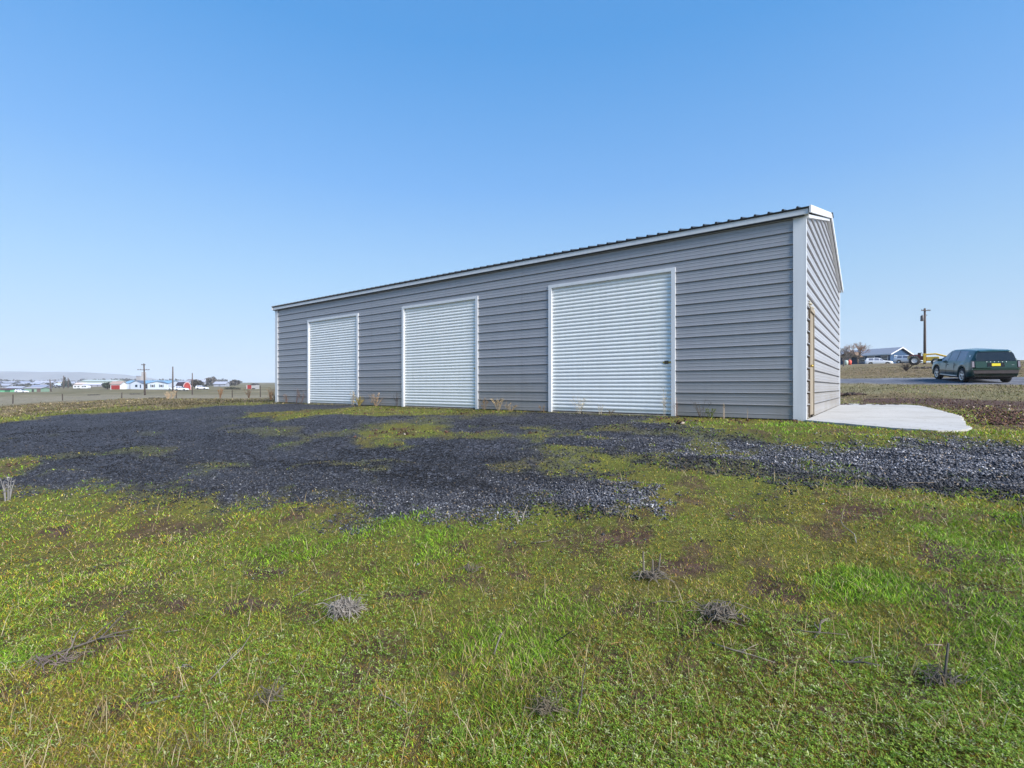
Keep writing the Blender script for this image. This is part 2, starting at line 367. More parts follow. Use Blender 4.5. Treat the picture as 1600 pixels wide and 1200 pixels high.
def ground_mat():
    m = bpy.data.materials.new('ground_soil_moss_gravel'); m.use_nodes = True; nt = m.node_tree; N = nt.nodes; L = nt.links; b = N['Principled BSDF']
    geo = N.new('ShaderNodeNewGeometry'); P = geo.outputs['Position']
    def attr(n): a = N.new('ShaderNodeAttribute'); a.attribute_name = n; return a.outputs['Fac']
    def noise(s, d=6, rough=.6, dist=0):
        n = N.new('ShaderNodeTexNoise'); n.inputs['Scale'].default_value = s; n.inputs['Detail'].default_value = d; n.inputs['Roughness'].default_value = rough
        n.inputs['Distortion'].default_value = dist; L.new(P, n.inputs[0]); return n.outputs[0]
    def ramp(f, els):
        r = N.new('ShaderNodeValToRGB'); L.new(f, r.inputs[0]); e = r.color_ramp.elements
        while len(e) < len(els): e.new(.5)
        for k, (p, c) in enumerate(els): e[k].position = p; e[k].color = (*c, 1)
        return r.outputs[0]
    def mix(f, a, c):
        x = N.new('ShaderNodeMix'); x.data_type = 'RGBA'
        if isinstance(f, float): x.inputs[0].default_value = f
        else: L.new(f, x.inputs[0])
        L.new(a, x.inputs[6]); L.new(c, x.inputs[7]); return x.outputs[2]
    def math_(op, a, c=None, v=0):
        q = N.new('ShaderNodeMath'); q.operation = op; q.use_clamp = True; L.new(a, q.inputs[0])
        if c is not None: L.new(c, q.inputs[1])
        else: q.inputs[1].default_value = v
        return q.outputs[0]
    green = ramp(noise(.9, 8), [(.25, (.085, .055, .020)), (.40, (.11, .090, .020)), (.55, (.10, .115, .018)), (.72, (.16, .17, .03))])
    gfine = ramp(noise(34, 4), [(.3, (.028, .022, .008)), (.5, (.10, .095, .014)), (.7, (.20, .19, .04))])
    green = mix(.5, green, gfine)
    dryc = ramp(noise(.10, 9, .65), [(.30, (.10, .07, .038)), (.42, (.22, .175, .11)), (.52, (.12, .11, .045)), (.60, (.29, .245, .17)), (.75, (.15, .105, .06))])
    dryf = ramp(noise(2.6, 8, .7), [(.3, (.08, .058, .03)), (.5, (.17, .14, .075)), (.7, (.32, .26, .16))])
    dryc = mix(.5, dryc, dryf)
    soilc = ramp(noise(9, 8, .7), [(.3, (.028, .014, .010)), (.5, (.065, .034, .024)), (.7, (.14, .085, .065))])
    vo = N.new('ShaderNodeTexVoronoi'); vo.inputs['Scale'].default_value = 30; L.new(P, vo.inputs[0])
    sv = N.new('ShaderNodeSeparateColor'); L.new(vo.outputs['Color'], sv.inputs[0])
    grav = ramp(sv.outputs[0], [(0, (.010, .011, .014)), (.55, (.026, .028, .036)), (.85, (.060, .064, .080)), (1, (.16, .165, .19))])
    gl = ramp(noise(1.0, 6), [(.3, (.014, .015, .020)), (.7, (.070, .074, .095))])
    grav = mix(.35, grav, gl)
    c = mix(attr('dry'), green, dryc)
    tn = ramp(noise(1.3, 8, .75), [(.3, (.10, .085, .055)), (.5, (.19, .165, .115)), (.7, (.31, .27, .20))])
    dn = ramp(noise(.045, 9, .75), [(.3, (.045, .035, .018)), (.45, (.095, .085, .032)), (.55, (.14, .115, .06)), (.70, (.30, .26, .18))])
    bn = ramp(noise(1.7, 8, .75), [(.3, (.060, .040, .022)), (.5, (.13, .092, .045)), (.7, (.26, .19, .10))])
    c = mix(attr('tan'), c, tn); c = mix(attr('dark'), c, dn); c = mix(attr('brown'), c, bn)
    c = mix(attr('soil'), c, soilc)
    c = mix(attr('gravel'), c, grav)
    rc = ramp(noise(1.4, 7, .7), [(.3, (.07, .075, .095)), (.55, (.13, .135, .16)), (.72, (.26, .27, .30))])
    c = mix(attr('road'), c, rc)
    L.new(c, b.inputs['Base Color']); b.inputs['Roughness'].default_value = .9; b.inputs['Specular IOR Level'].default_value = .25
    bm = N.new('ShaderNodeBump'); bm.inputs['Strength'].default_value = .9; bm.inputs['Distance'].default_value = .03
    L.new(noise(22, 6, .7), bm.inputs['Height'])
    bm2 = N.new('ShaderNodeBump'); bm2.inputs['Distance'].default_value = .02; L.new(attr('gravel'), bm2.inputs['Strength'])
    L.new(vo.outputs['Distance'], bm2.inputs['Height']); L.new(bm.outputs[0], bm2.inputs['Normal']); L.new(bm2.outputs[0], b.inputs['Normal'])
    return m
M_GROUND = ground_mat()
ee, g2_ = eg(X, Y); wob = (fbm(X * .06, Y * .06, 4) - .5)
lw = sst(-14, -24, ee)
tan_ = lw * sst(27, 44, Y + wob * 26) * sst(190, 80, Y + wob * 60) * .85
dark_ = lw * sst(80, 190, Y + wob * 60) * .75
brown_ = lw * sst(40, 30, Y + wob * 22) * dry * .8
edge = sst(2.6, .4, -poly_sd(YARD, X, Y) + wob * 2) * (gm < .5)
brown_ = brown_ * (1 - edge)
brown_ = np.maximum(brown_, sst(-6, 0, ee) * sst(29.5, 33, g2_) * (.45 + .5 * sst(.42, .55, wob + .5)))
brown_ = np.maximum(brown_, sst(-6, 0, ee) * sst(12, 14, g2_) * sst(24, 20, g2_) * .8 * sst(.46, .56, fbm(X * .25, Y * .25, 4)))
dry = dry * (1 - edge * .95)
A_ = {'tan': tan_.ravel(), 'dark': dark_.ravel(), 'brown': brown_.ravel(), 'gravel': gm.ravel(), 'road': rm.ravel(), 'soil': sm.ravel(), 'dry': dry.ravel()}
fg = gm.ravel()[FQ].mean(1); fr = rm.ravel()[FQ].mean(1)
fs = poly_sd(SOIL, V[:, 0], V[:, 1])[FQ].mean(1) 
def sheet(name, sel):
    q = FQ[sel]; used = np.unique(q); mp = np.full(len(V), -1); mp[used] = np.arange(len(used))
    me = np_mesh(name, V[used], mp[q], M_GROUND, smooth=True, extra={k: a[used] for k, a in A_.items()})
    o = link(name, me); tag(o, kind='structure'); return o
is_g = fg > .5; is_r = (fr > .5) & ~is_g; is_s = (fs > 0) & ~is_g & ~is_r
sheet('ground', ~is_g & ~is_r & ~is_s)
tag(sheet('gravel_driveway', is_g), 'dark crushed gravel yard spread in front of the grey metal garage')
tag(sheet('gravel_road', is_r), 'pale gravel lane running behind the slab under the green car')
tag(sheet('bare_soil', is_s), 'reddish brown turned soil beside the concrete slab')

# ------------------------------------------------------------------ hills
def hills():
    prof = [(-900, 590), (-400, 584), (-150, 582), (0, 580), (60, 581), (140, 581.3), (155, 583.5), (166, 583), (182, 587), (210, 592), (235, 596), (300, 598), (360, 600)]
    D = 3300.0; v = []; f = []; n = 90
    xs = np.linspace(-900, 360, n)
    for k, x in enumerate(xs):
        row = np.interp(x, [p[0] for p in prof], [p[1] for p in prof]) + (fbm(np.array(x * .03), np.array(2.)) - .5) * .8
        top = row_z(D, row); u = (x - 800) / F; base = -6
        for q, (dd, hh) in enumerate(((-700, 0), (-450, .35), (-250, .75), (0, 1), (250, .9), (700, 0))):
            yy = D + dd; nn = float(fbm(np.array(x * .06 + q * 3), np.array(q * 2.))) - .5
            v.append((u * D + nn * 35, yy + nn * 100, base + (top - base) * hh * (1 + (nn * .12 if hh < 1 else 0))))
    for k in range(n - 1):
        for q in range(5): a = k * 6 + q; f.append((a, a + 6, a + 7, a + 1))
    m = MB(); m.v = v; m.f = f
    o = m.build('hills', mat('far_hill_scrub', (.13, .13, .13), .95, noise=.35, nscale=.004), smooth=True)
    tag(o, kind='structure')
hills()

# ------------------------------------------------------------------ the garage
PITCH = .2286; Z0 = .229; WL, WW, EAVE = 18.5, 9.1, 3.84
RP = .25                                   # roof slope
garage = empty('metal_garage', pad(0, 0), ANG, 'long grey ribbed metal garage with three white roller doors on gravel', 'garage')
PROF = [(0, -.022), (.015, -.022), (.016, .024), (.028, .026), (.038, 0), (.092, 0), (.098, .0045), (.108, .0045), (.114, 0), (.160, 0), (.166, .0045), (.176, .0045), (.182, 0), (PITCH - .004, 0), (PITCH-.001, -.004)]  # recessed slot below each rib is added to shape a dark shade line
def strip_mesh(a_fn, b_fn, z0, z1, to, prof=PROF, name='siding_panel'):
    """strip between heights z0..z1; a_fn/b_fn give its ends at height z; to(s, out, z) gives the point"""
    m = MB(); pts = [(z, o) for z, o in prof if z0 + z < z1 - .002] + [(z1 - z0, 0)]
    n = len(pts); v = []
    for z, o in pts: v += [to(a_fn(z0 + z), o, z0 + z), to(b_fn(z0 + z), o, z0 + z)]
    m.v = v; m.f = [(2 * k, 2 * k + 1, 2 * k + 3, 2 * k + 2) for k in range(n - 1)]
    b0 = len(m.v); m.v += [to(a_fn(z0), -.03, z0), to(b_fn(z0), -.03, z0), to(b_fn(z1), -.03, z1), to(a_fn(z1), -.03, z1)]
    m.f += [(b0, b0 + 3, b0 + 2, b0 + 1), (0, b0, b0 + 1, 1), (2 * n - 2, 2 * n - 1, b0 + 2, b0 + 3)]
    return m
PROFG = [(0, -.029), (.030, -.029), (.031, .030), (.043, .031), (.053, 0)] + PROF[5:]  # gable ribs: taller, deeper added slot for heavier shade lines
DOORS = [(-5.48, -2.34), (-10.89, -7.77), (-16.2, -13.1)]; DTOP = 3.1
SEAMS = [-6.3, -12.4]
def wall_rows(to, ends, holes, top_fn, sgn, seams=(), ztop=3.70, base=PROF):
    k = -1
    while True:
        z0 = 0.0 if k < 0 else Z0 + k * PITCH; z1 = Z0 if k < 0 else z0 + PITCH
        if z0 >= ztop - .02: break
        z1 = min(z1, ztop); cuts = [ends[0]]; zm = (z0 + z1) / 2
        segs = []; cur = ends[0]
        for a, b, t in sorted(holes):
            if z0 < t - .03:
                if z1 > t: pass
                segs.append((cur, a)); cur = b
        segs.append((cur, ends[1]))
        out = []
        for a, b in segs:
            for s_ in sorted(seams):
                if a + .3 < s_ < b - .3: out.append((a, s_ - .003)); a = s_ + .003
            out.append((a, b))
        for a, b in out:
            prof = base if k >= 0 else [(0, 0), (.07, 0), (.076, .0045), (.09, .0045), (.096, 0), (.16, 0), (.224, 0)]
            fa = (lambda z, a=a: max(a, top_fn(z)[0])); fb = (lambda z, b=b: min(b, top_fn(z)[1]))
            if fb(z0) - fa(z0) < .05 : continue
            strip_mesh(fa, fb, z0, z1, to, prof).build('siding_panel', M_SIDE, garage)
        k += 1
hole_f = [(a - .0, b + .0, DTOP) for a, b in DOORS]
hole_f = [(a, b, DTOP) for a, b in DOORS]
full = lambda z: (-99, 99)
wall_rows(lambda s, o, z: (s, -o, z), (-WL + .05, -.05), hole_f, full, 1, SEAMS)                 # front
wall_rows(lambda s, o, z: (-s, WW + o, z), (.05, WL - .05), [], full, 1, [6.1, 12.2])             # back
def rake(z):
    if z < 3.68: return (.03, WW - .03)
    q = (z - 3.68) / RP; return (min(q, WW / 2) + .03, max(WW - q, WW / 2) - .03)
SD = (.55, 1.36)
peak = 3.68 + RP * WW / 2
wall_rows(lambda s, o, z: (o, s, z), (.03, WW - .03), [(SD[0], SD[1], 2.14)], rake, 1, [], ztop=peak, base=PROFG)
def rake2(z): a, b = rake(z); return (-b, -a)
wall_rows(lambda s, o, z: (-WL - o, -s, z), (-WW + .03, -.03), [], rake2, 1, [], ztop=peak)
# strips above the doors end at the header; filler between door head and the next rib
for a, b in DOORS:
    MB().box(a, b, 0, .03, DTOP + .001, Z0 + 13 * PITCH - .004).build('head_filler', M_SIDE, garage)
MB().box(-.03, 0, SD[0], SD[1], 2.142, Z0 + 9 * PITCH - .004).build('head_filler', M_SIDE, garage)
# corner trims (L profiles, 3 mm proud of the ribs)
def ltrim(x, y, sx, sy, w1, w2, z1=3.69):
    t = .031; m = MB()
    m.prism([(x + sx * t, y + sy * t, -.03), (x - sx * w1, y + sy * t, -.03), (x - sx * w1, y, -.03), (x, y, -.03), (x, y - sy * w2, -.03), (x + sx * t, y - sy * w2, -.03)], (0, 0, z1 + .03))
    return m
ltrim(0, 0, 1, -1, .18, .04).build('corner_trim', M_TRIM, garage)
ltrim(0, WW, 1, 1, .12, .12).build('corner_trim', M_TRIM, garage)
ltrim(-WL, 0, -1, -1, .16, .12).build('corner_trim', M_TRIM, garage)
ltrim(-WL, WW, -1, 1, .12, .12).build('corner_trim', M_TRIM, garage)
# eave fascia, front and back, with a soffit
for s_ in (0, 1):
    y = -.10 if s_ == 0 else WW + .02
    MB().box(-WL - .11, .07, y, y + .08, 3.70, 3.80).build('fascia', M_TRIM, garage, bevel=.004)
    MB().box(-WL - .1, .0, y + (.005 if s_ == 0 else .0), y + .075, 3.685, 3.698).build('soffit', M_ROOF, garage)
# roof panels: shared mesh, ribs down the slope
NP = 20; PW = (WL + .22) / NP; SL = math.hypot(WW / 2 + .13, (WW / 2 + .13) * RP)
m = MB(); prof = []
for k in range(4):
    x = k * PW / 4; prof += [(x, 0), (x + .012, .030), (x + .036, .030), (x + .048, 0)]
prof.append((PW, 0))
for s_ in (0, SL):
    for x, z in prof: m.v.append((x, s_, z))
    for x, z in prof: m.v.append((x, s_, min(z, 0) - .022))
n = len(prof)
for k in range(n - 1):
    m.f += [(k, k + 1, 2 * n + k + 1, 2 * n + k), (n + k, 3 * n + k, 3 * n + k + 1, n + k + 1), (k, n + k, n + k + 1, k + 1), (2 * n + k, 2 * n + k + 1, 3 * n + k + 1, 3 * n + k)]
roof_me = m.mesh('roof_panel', M_ROOF)
sl = math.atan(RP)
for k in range(NP):
    o = link('roof_panel', roof_me, garage, (-WL - .11 + k * PW, -.13, 3.825)); o.rotation_euler = (sl, 0, 0)
    o = link('roof_panel', roof_me, garage, (-WL - .11 + (k + 1) * PW, WW + .13, 3.825)); o.rotation_euler = (sl, 0, math.pi)
pz = 3.815 + RP * (WW / 2 + .13)
MB().prism([(-WL - .13, WW / 2 - .22, pz - .028), (-WL - .13, WW / 2, pz + .04), (-WL - .13, WW / 2 + .22, pz - .028), (-WL - .13, WW / 2 + .22, pz - .048), (-WL - .13, WW / 2, pz + .015), (-WL - .13, WW / 2 - .22, pz - .048)], (WL + .265, 0, 0)).build('ridge_cap', M_ROOF, garage)
# rake trims: upper board and lower flashing on each slope, both gables
for gx, sx in ((.085, 1), (-WL - .085, -1)):
    for s_ in (0, 1):
        y0, y1 = (-.13, WW / 2) if s_ == 0 else (WW + .13, WW / 2)
        za, zb = 3.815, pz
        x1 = gx + sx * .03
        MB().prism([(x1 , y0, za - .105), (x1, y0, za + .025), (x1, y1, zb + .025), (x1, y1, zb - .105)], (-sx * .03, 0, 0)).build('rake_board', M_TRIM, garage)
        MB().prism([(x1 - sx*.045, y0 + (.1 if s_ == 0 else -.1), za - (.165 if s_ == 0 else .125)), (x1 - sx*.045, y0 + (.1 if s_ == 0 else -.1), za - .108), (x1 - sx*.045, y1, zb - .108), (x1 - sx*.045, y1, zb - (.165 if s_ == 0 else .125))], (-sx * .08, 0, 0)).build('rake_flashing', M_TRIM, garage)
# roller doors
NS = 35; SP = (DTOP - .085) / NS
m = MB(); pr = [(0, 0.004), (.004, .006), (.012, .008), (.020, .016), (.034, .0205), (.050, .0205), (.062, .016), (.072, .009), (.080, .003), (SP - .001, 0)]
Wd = DOORS[0][1] - DOORS[0][0] - .15
for z, o in pr: m.v += [(-Wd / 2, -o, z), (Wd / 2, -o, z)]
m.f = [(2 * k, 2 * k + 1, 2 * k + 3, 2 * k + 2) for k in range(len(pr) - 1)]
nb = len(m.v); m.v += [(-Wd / 2, .01, 0), (Wd / 2, .01, 0), (Wd / 2, .01, SP), (-Wd / 2, .01, SP)]; m.f.append((nb, nb + 3, nb + 2, nb + 1))
slat = m.mesh('door_slat', M_DOOR)
slat.polygons.foreach_set('use_smooth', [True] * len(slat.polygons))
DL = ['front roller door nearest the bare end of the building, brass latch at its right edge', 'middle roller door', 'roller door nearest the far corner']
for q, (a, b) in enumerate(DOORS):
    c = (a + b) / 2; w = b - a
    dr = MB().box(c - w / 2 + .07, c + w / 2 - .07, .035, .075, .0, .075).build('roller_door', M_DOOR, garage)
    for k in range(NS):
        z = .070 + k * SP
        if z > DTOP - .05: break
        o = link('door_slat', slat, dr, (c, .032, z)); o.scale = ((w - .15) / Wd, 1, 1)
    MB().box(c - w / 2 + .09, c + w / 2 - .09, .030, .034, .001, .022).build('bottom_seal', M_DARK, dr)
    MB().box(a + .05, b - .05, .01, .12, -.03, -.002).build('threshold', mat('door_sill_concrete', (.34, .29, .22), .9, noise=.3, nscale=3), garage)
    mt = .09
    for s_ in (a, b - mt):
        MB().box(s_, s_ + mt, -.035, .09, -.02, DTOP).build('door_jamb', M_TRIM, garage, bevel=.004)
    MB().box(a + mt + .001, b - mt - .001, -.035, .09, DTOP - .075, DTOP - .001).build('door_header', M_TRIM, garage, bevel=.004)
    MB().box(a + .09, b - .09, .085, .13, 0, DTOP).build('door_backing', M_DARK, garage)
lt = MB().box(-2.62, -2.44, .012, .045, 1.10, 1.14).build('latch', M_BRASS, garage)
MB().box(-2.58, -2.50, .0, .012, 1.085, 1.155).build('latch_plate', mat('latch_steel', (.08, .07, .05), .5, metal=.5, noise=.1), garage)
MB().box(-7.93, -7.88, .012, .045, 1.07, 1.13).build('latch', M_BRASS, garage)
# side door in the gable wall
sd_ = MB().box(-.02, .012, SD[0] + .07, SD[1] - .05, .05, 2.05).build('side_door', M_WOODT, garage, bevel=.003)
MB().lathe([(0, .06), (.022, .055), (.03, .04), (.022, .02), (.012, 0), (.012, -.01)], 12, axis='x', c=(.012, SD[0] + .16, 1.0)).build('door_knob', M_BRASS, sd_, smooth=True)
MB().box(-.03, .03, SD[0], SD[0] + .065, .02, 2.12).build('door_casing', mat('dark_weathered_wood', (.10, .075, .05), .85, noise=.3, stretch=(8, 8, 1)), garage)
MB().box(-.03, .028, SD[1] - .045, SD[1], .02, 2.12).build('door_casing', M_WOODT, garage)
MB().box(-.03, .04, SD[0] + .066, SD[1] - .046, 2.055, 2.12).build('door_casing', M_WOODT, garage)
fm = MB()
for k in range(15):
    y = random.uniform(SD[0] - .05, SD[1] + .1); z = 2.16 + random.uniform(-.03, .08) - (y - SD[0]) * .03; r = random.uniform(.012, .034)
    fm.lathe([(0, -r), (r * .7, -r * .7), (r, 0), (r * .8, r * .6), (0, r)], 7, c=(.02, y, z))
fm.build('foam_bead', M_FOAM, garage, smooth=True)
MB().box(-WL + .06, -.06, .14, WW - .1, -.04, .0).build('floor_slab', mat('garage_floor_concrete', (.36, .35, .33), .9, noise=.1), garage)
# screw heads along the ribs of the gable and front wall, joined
sm_ = MB()
for k in range(1, 16, 4):
    z = Z0 + k * PITCH + .02
    for s_ in np.arange(-WL + .5, -.3, .61):
        if any(a - .02 < s_ < b + .02 and z < DTOP + .02 for a, b in DOORS): continue
        sm_.box(s_ - .006, s_ + .006, -.0235, -.019, z - .006, z + .006)
o = sm_.build('screw_head', M_TRIM, garage); o['kind'] = 'stuff'

# concrete apron at the gable end
edge_px = [(1500, 651), (1470, 642), (1447, 636)]
ap = [(.03, -.12), (.03, 10.7)]
ap = [(.026, -.14), (.30, -.42), (.62, -.72), (1.0, -1.12), (1.32, -1.42), (1.70, -1.55), (1.92, -1.42), (2.08, -1.0), (2.16, -.55), (2.2, .4), (2.30, 1.6), (2.41, 3.2), (2.32, 5.9), (2.22, 8), (2.10, 10.0), (1.8, 10.75), (.4, 10.9), (.026, 10.8)]
pts = []
for k in range(len(ap)):
    a = ap[k]; b = ap[(k + 1) % len(ap)]; n_ = max(1, int(math.hypot(a[0] - b[0], a[1] - b[1]) / .12))
    for t in range(n_):
        f_ = t / n_; p = (a[0] + (b[0] - a[0]) * f_, a[1] + (b[1] - a[1]) * f_)
        w_ = .05 if p[0] > .2 else 0
        pts.append((p[0] + random.uniform(-w_, w_) * .6, p[1] + random.uniform(-w_, w_) * .6))
def concrete():
    m = bpy.data.materials.new('pale_concrete'); m.use_nodes = True; N = m.node_tree.nodes; L = m.node_tree.links; b = N['Principled BSDF']
    g = N.new('ShaderNodeNewGeometry')
    n = N.new('ShaderNodeTexNoise'); n.inputs['Scale'].default_value = .9; n.inputs['Detail'].default_value = 9; n.inputs['Roughness'].default_value = .65; L.new(g.outputs['Position'], n.inputs[0])
    r = N.new('ShaderNodeValToRGB'); L.new(n.outputs[0], r.inputs[0]); e = r.color_ramp.elements
    e[0].position = .3; e[0].color = (.30, .285, .26, 1); e[1].position = .5; e[1].color = (.385, .375, .36, 1); e.new(.75).color = (.43, .42, .405, 1)
    v = N.new('ShaderNodeTexNoise'); v.inputs['Scale'].default_value = 10; v.inputs['Detail'].default_value = 2; L.new(g.outputs['Position'], v.inputs[0])
    r2 = N.new('ShaderNodeValToRGB'); L.new(v.outputs[0], r2.inputs[0]); r2.color_ramp.elements[0].position = .64; r2.color_ramp.elements[1].position = .72
    r2.color_ramp.elements[0].color = (0, 0, 0, 1); r2.color_ramp.elements[1].color = (1, 1, 1, 1)
    x = N.new('ShaderNodeMix'); x.data_type = 'RGBA'; L.new(r2.outputs[0], x.inputs[0]); L.new(r.outputs[0], x.inputs[6]); x.inputs[7].default_value = (.2, .17, .14, 1)
    L.new(x.outputs[2], b.inputs['Base Color']); b.inputs['Roughness'].default_value = .85
    return m
M_CONC = concrete()
am = MB(); am.prism([(p[0], p[1], -.16) for p in pts], (0, 0, .165))
o = am.build('concrete_apron', M_CONC, None, loc=pad(0, 0), rz=ANG)
tag(o, 'pale concrete slab with ragged rounded edge beside the gable wall', kind='structure')

# ------------------------------------------------------------------ grass, stones (stuff)
def visible_points(n, ymin, ymax, pad_px=120, power=1.0):
    """random ground points, density per square metre falling with distance cubed (even over the picture)"""
    t = rng.random(n)
    v0, v1 = 1 / ymax, 1 / ymin
    Y = 1 / (v0 + (v1 - v0) * t ** power)
    u = rng.uniform(-(800 + pad_px) / F, (800 + pad_px) / F, n)
    return u * Y, Y
def free(x, y):        # not on slab or in building
    e, g = eg(x, y)
    a = (e > -18.6) & (e < .02) & (g > -.03) & (g < 9.2)
    b = poly_sd(ap, e, g) > -.02
    return ~(a | b)

def blades(x, y, h, w, col, lean=.5, two=True, z=None):
    n = len(x); a = rng.uniform(0, 2 * np.pi, n); z = H(x, y) - .004 if z is None else z
    dx, dy = np.cos(a), np.sin(a); b = rng.uniform(0, 2 * np.pi, n); l = h * lean * rng.uniform(.3, 1.3, n)
    lx, ly = np.cos(b) * l, np.sin(b) * l
    P0 = np.stack([x - dx * w / 2, y - dy * w / 2, z], 1); P1 = np.stack([x + dx * w / 2, y + dy * w / 2, z], 1)
    hm = h * .6
    P2 = np.stack([x + dx * w * .4 + lx * .4, y + dy * w * .4 + ly * .4, z + hm], 1); P3 = np.stack([x - dx * w * .4 + lx * .4, y - dy * w * .4 + ly * .4, z + hm], 1)
    P4 = np.stack([x + lx, y + ly, z + h], 1)
    V = np.stack([P0, P1, P2, P3, P4], 1).reshape(-1, 3)
    k = np.arange(n)[:, None] * 5
    Ft = np.concatenate([k + np.array([[0, 1, 2]]), k + np.array([[0, 2, 3]]), k + np.array([[3, 2, 4]])])
    C = np.repeat(col[:, None, :], 5, 1)
    C = C * np.array([1, 1, 1, 1, 1.1])[None, :, None]
    return V, Ft, C.reshape(-1, 3)
def leaves(x, y, s, col, lift):
    """little rosettes of three rhombic leaflets"""
    n = len(x); z = H(x, y) + lift; Vs = []; 
    a0 = rng.uniform(0, 2 * np.pi, n)
    for q in range(3):
        a = a0 + q * 2.1 + rng.uniform(-.3, .3, n); up = rng.uniform(.0, .7, n) * s
        dx, dy = np.cos(a), np.sin(a)
        c = np.stack([x, y, z], 1); t = np.stack([x + dx * s, y + dy * s, z + up], 1)
        l = np.stack([x + dx * s * .55 - dy * s * .2, y + dy * s * .55 + dx * s * .2, z + up * .8], 1)
        r = np.stack([x + dx * s * .55 + dy * s * .2, y + dy * s * .55 - dx * s * .2, z + up * .8], 1)
        Vs.append(np.stack([c, r, t, l], 1))
    V = np.stack(Vs, 1).reshape(-1, 3); k = np.arange(n * 3)[:, None] * 4
    Ft = np.concatenate([k + np.array([[0, 1, 2]]), k + np.array([[0, 2, 3]])])
    return V, Ft, np.repeat(col, 12, 0)
def pick(pal, wts, n): return np.array(pal)[rng.choice(len(pal), n, p=np.array(wts) / sum(wts))]

M_GRASS = attr_mat('grass_blade', .55, .35, .3); M_STONE = attr_mat('basalt_chip', .8, .2)
def make_grass():
    parts = []
    # near sward
    x, y = visible_points(470000, 1.32, 16, 80, .85)
    g, r_, s = masks(x, y); ok = free(x, y) & (rng.random(len(x)) > (g * 1.06)) & (rng.random(len(x)) > s * .62) & (rng.random(len(x)) > r_)
    x, y = x[ok], y[ok]; r = np.hypot(x, y); n = len(x)
    big = fbm(x * .55, y * .55, 4); mid = fbm(x * 2.2 + 40, y * 2.2, 4)
    yellow = pick([(.31, .26, .026), (.26, .26, .026), (.14, .145, .016), (.32, .17, .030), (.16, .10, .035)], [4, 5, 3, 2.2, 2], n)
    green = pick([(.18, .31, .014), (.11, .23, .010), (.26, .37, .025), (.065, .14, .008)], [4, 3, 2, 2], n)
    tan = pick([(.33, .25, .13), (.25, .17, .08), (.42, .35, .22)], [3, 2, 1], n)
    pg = sst(.42, .60, mid * .5 + big * .5 + .03)[:, None]
    right = sst(2.0, 4.2, x - .1 * y)          # lusher at the right
    lush = np.zeros(n)
    for cx, cy, rad in LUSH: lush = np.maximum(lush, sst(0, .7, 1 - np.hypot((x - cx) / 1.4, y - cy) / rad + (mid - .5) * 1.5))
    p = np.clip(pg[:, 0] * .42 + .08 + right * .08 + lush * .9, 0, 1)
    c = np.where(rng.random(n)[:, None] < p[:, None], green, yellow)
    c = np.where(rng.random(n)[:, None] < .10 + .16 * sst(.55, .7, fbm(x * 1.3 + 70, y * 1.3, 3))[:, None], tan, c)
    c = c * (rng.uniform(.38, 1.7, n) * (.70 + .75 * fbm(x * 7, y * 7, 2)))[:, None]
    h = rng.uniform(.006, .020, n) * (1 + .6 * right + .5 * lush) * np.where(mid > .58, 1.3, .9) * (1 + .035 * r)
    w = np.maximum(.0022, .00085 * r) * rng.uniform(.8, 1.6, n)
    parts.append(blades(x, y, h, w, c, 1.25))
    # taller thin dead stalks
    x, y = visible_points(2600, 1.6, 9, 100, .7); g, r_, s = masks(x, y); ok = free(x, y) & (g < .4); x, y = x[ok], y[ok]; n = len(x); r = np.hypot(x, y)
    c = pick([(.38, .29, .15), (.30, .21, .10), (.45, .38, .25)], [3, 2, 1], n)
    parts.append(blades(x, y, rng.uniform(.04, .13, n), np.maximum(.0022, .0007 * r), c, .8))
    x, y = visible_points(42000, 1.5, 12, 80, .8); g, r_, s = masks(x, y); th_n = fbm(x * 1.6 + 11, y * 1.6 + 61, 4)
    ok = free(x, y) & (g < .5) & (rng.random(len(x)) < .12 + .88 * sst(.52, .62, th_n)); x, y = x[ok], y[ok]; n = len(x); r = np.hypot(x, y)
    c = pick([(.26, .20, .12), (.17, .12, .065), (.36, .31, .22), (.13, .11, .09)], [3, 3, 1.5, 2], n) * rng.uniform(.7, 1.3, n)[:, None]
    parts.append(blades(x, y, rng.uniform(.008, .02, n), np.maximum(.0018, .0007 * r), c, 3.0))
    # clover-like rosettes
    x, y = visible_points(70000, 1.4, 12, 80, .8)
    g, r_, s = masks(x, y); cl = fbm(x * 1.1 + 90, y * 1.1 + 13, 4) + .25 * (fbm(x * 5, y * 5, 2) - .5)
    ok = free(x, y) & (g < .45) & (rng.random(len(x)) < .07 + .6 * sst(.53, .64, cl + .10 * sst(2.6, 4.2, y) * sst(1, -1, x))); x, y = x[ok], y[ok]; n = len(x); r = np.hypot(x, y)
    c = pick([(.27, .36, .06), (.20, .31, .03), (.40, .44, .20), (.13, .25, .018)], [3, 4, 2, 4], n) * rng.uniform(.7, 1.25, n)[:, None]
    parts.append(leaves(x, y, rng.uniform(.005, .0125, n) * (1 + .08 * r), c, rng.uniform(.006, .022, n)))
    # rough dry grass beyond the yard
    x, y = visible_points(110000, 11, 75, 40, 1.25)
    g, r_, s = masks(x, y); r = np.hypot(x, y); e, gg = eg(x, y)
    ok = free(x, y) & (g < .3) & (r_ < .35) & (rng.random(len(x)) > s * .8); ok &= (e > -22) | (y < 30) | (rng.random(len(x)) < .06)
    x, y, r, e, gg = x[ok], y[ok], r[ok], e[ok], gg[ok]; n = len(x)
    patch = fbm(x * .28, y * .28, 4)
    c = pick([(.20, .155, .08), (.15, .115, .055), (.28, .22, .13), (.11, .105, .035)], [4, 4, 2, 4], n)
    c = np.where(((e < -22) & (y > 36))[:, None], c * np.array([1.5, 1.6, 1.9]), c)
    gr = pick([(.14, .17, .025), (.18, .19, .03), (.10, .12, .03)], [1, 1, 1], n)
    dy = -poly_sd(YARD, x, y)
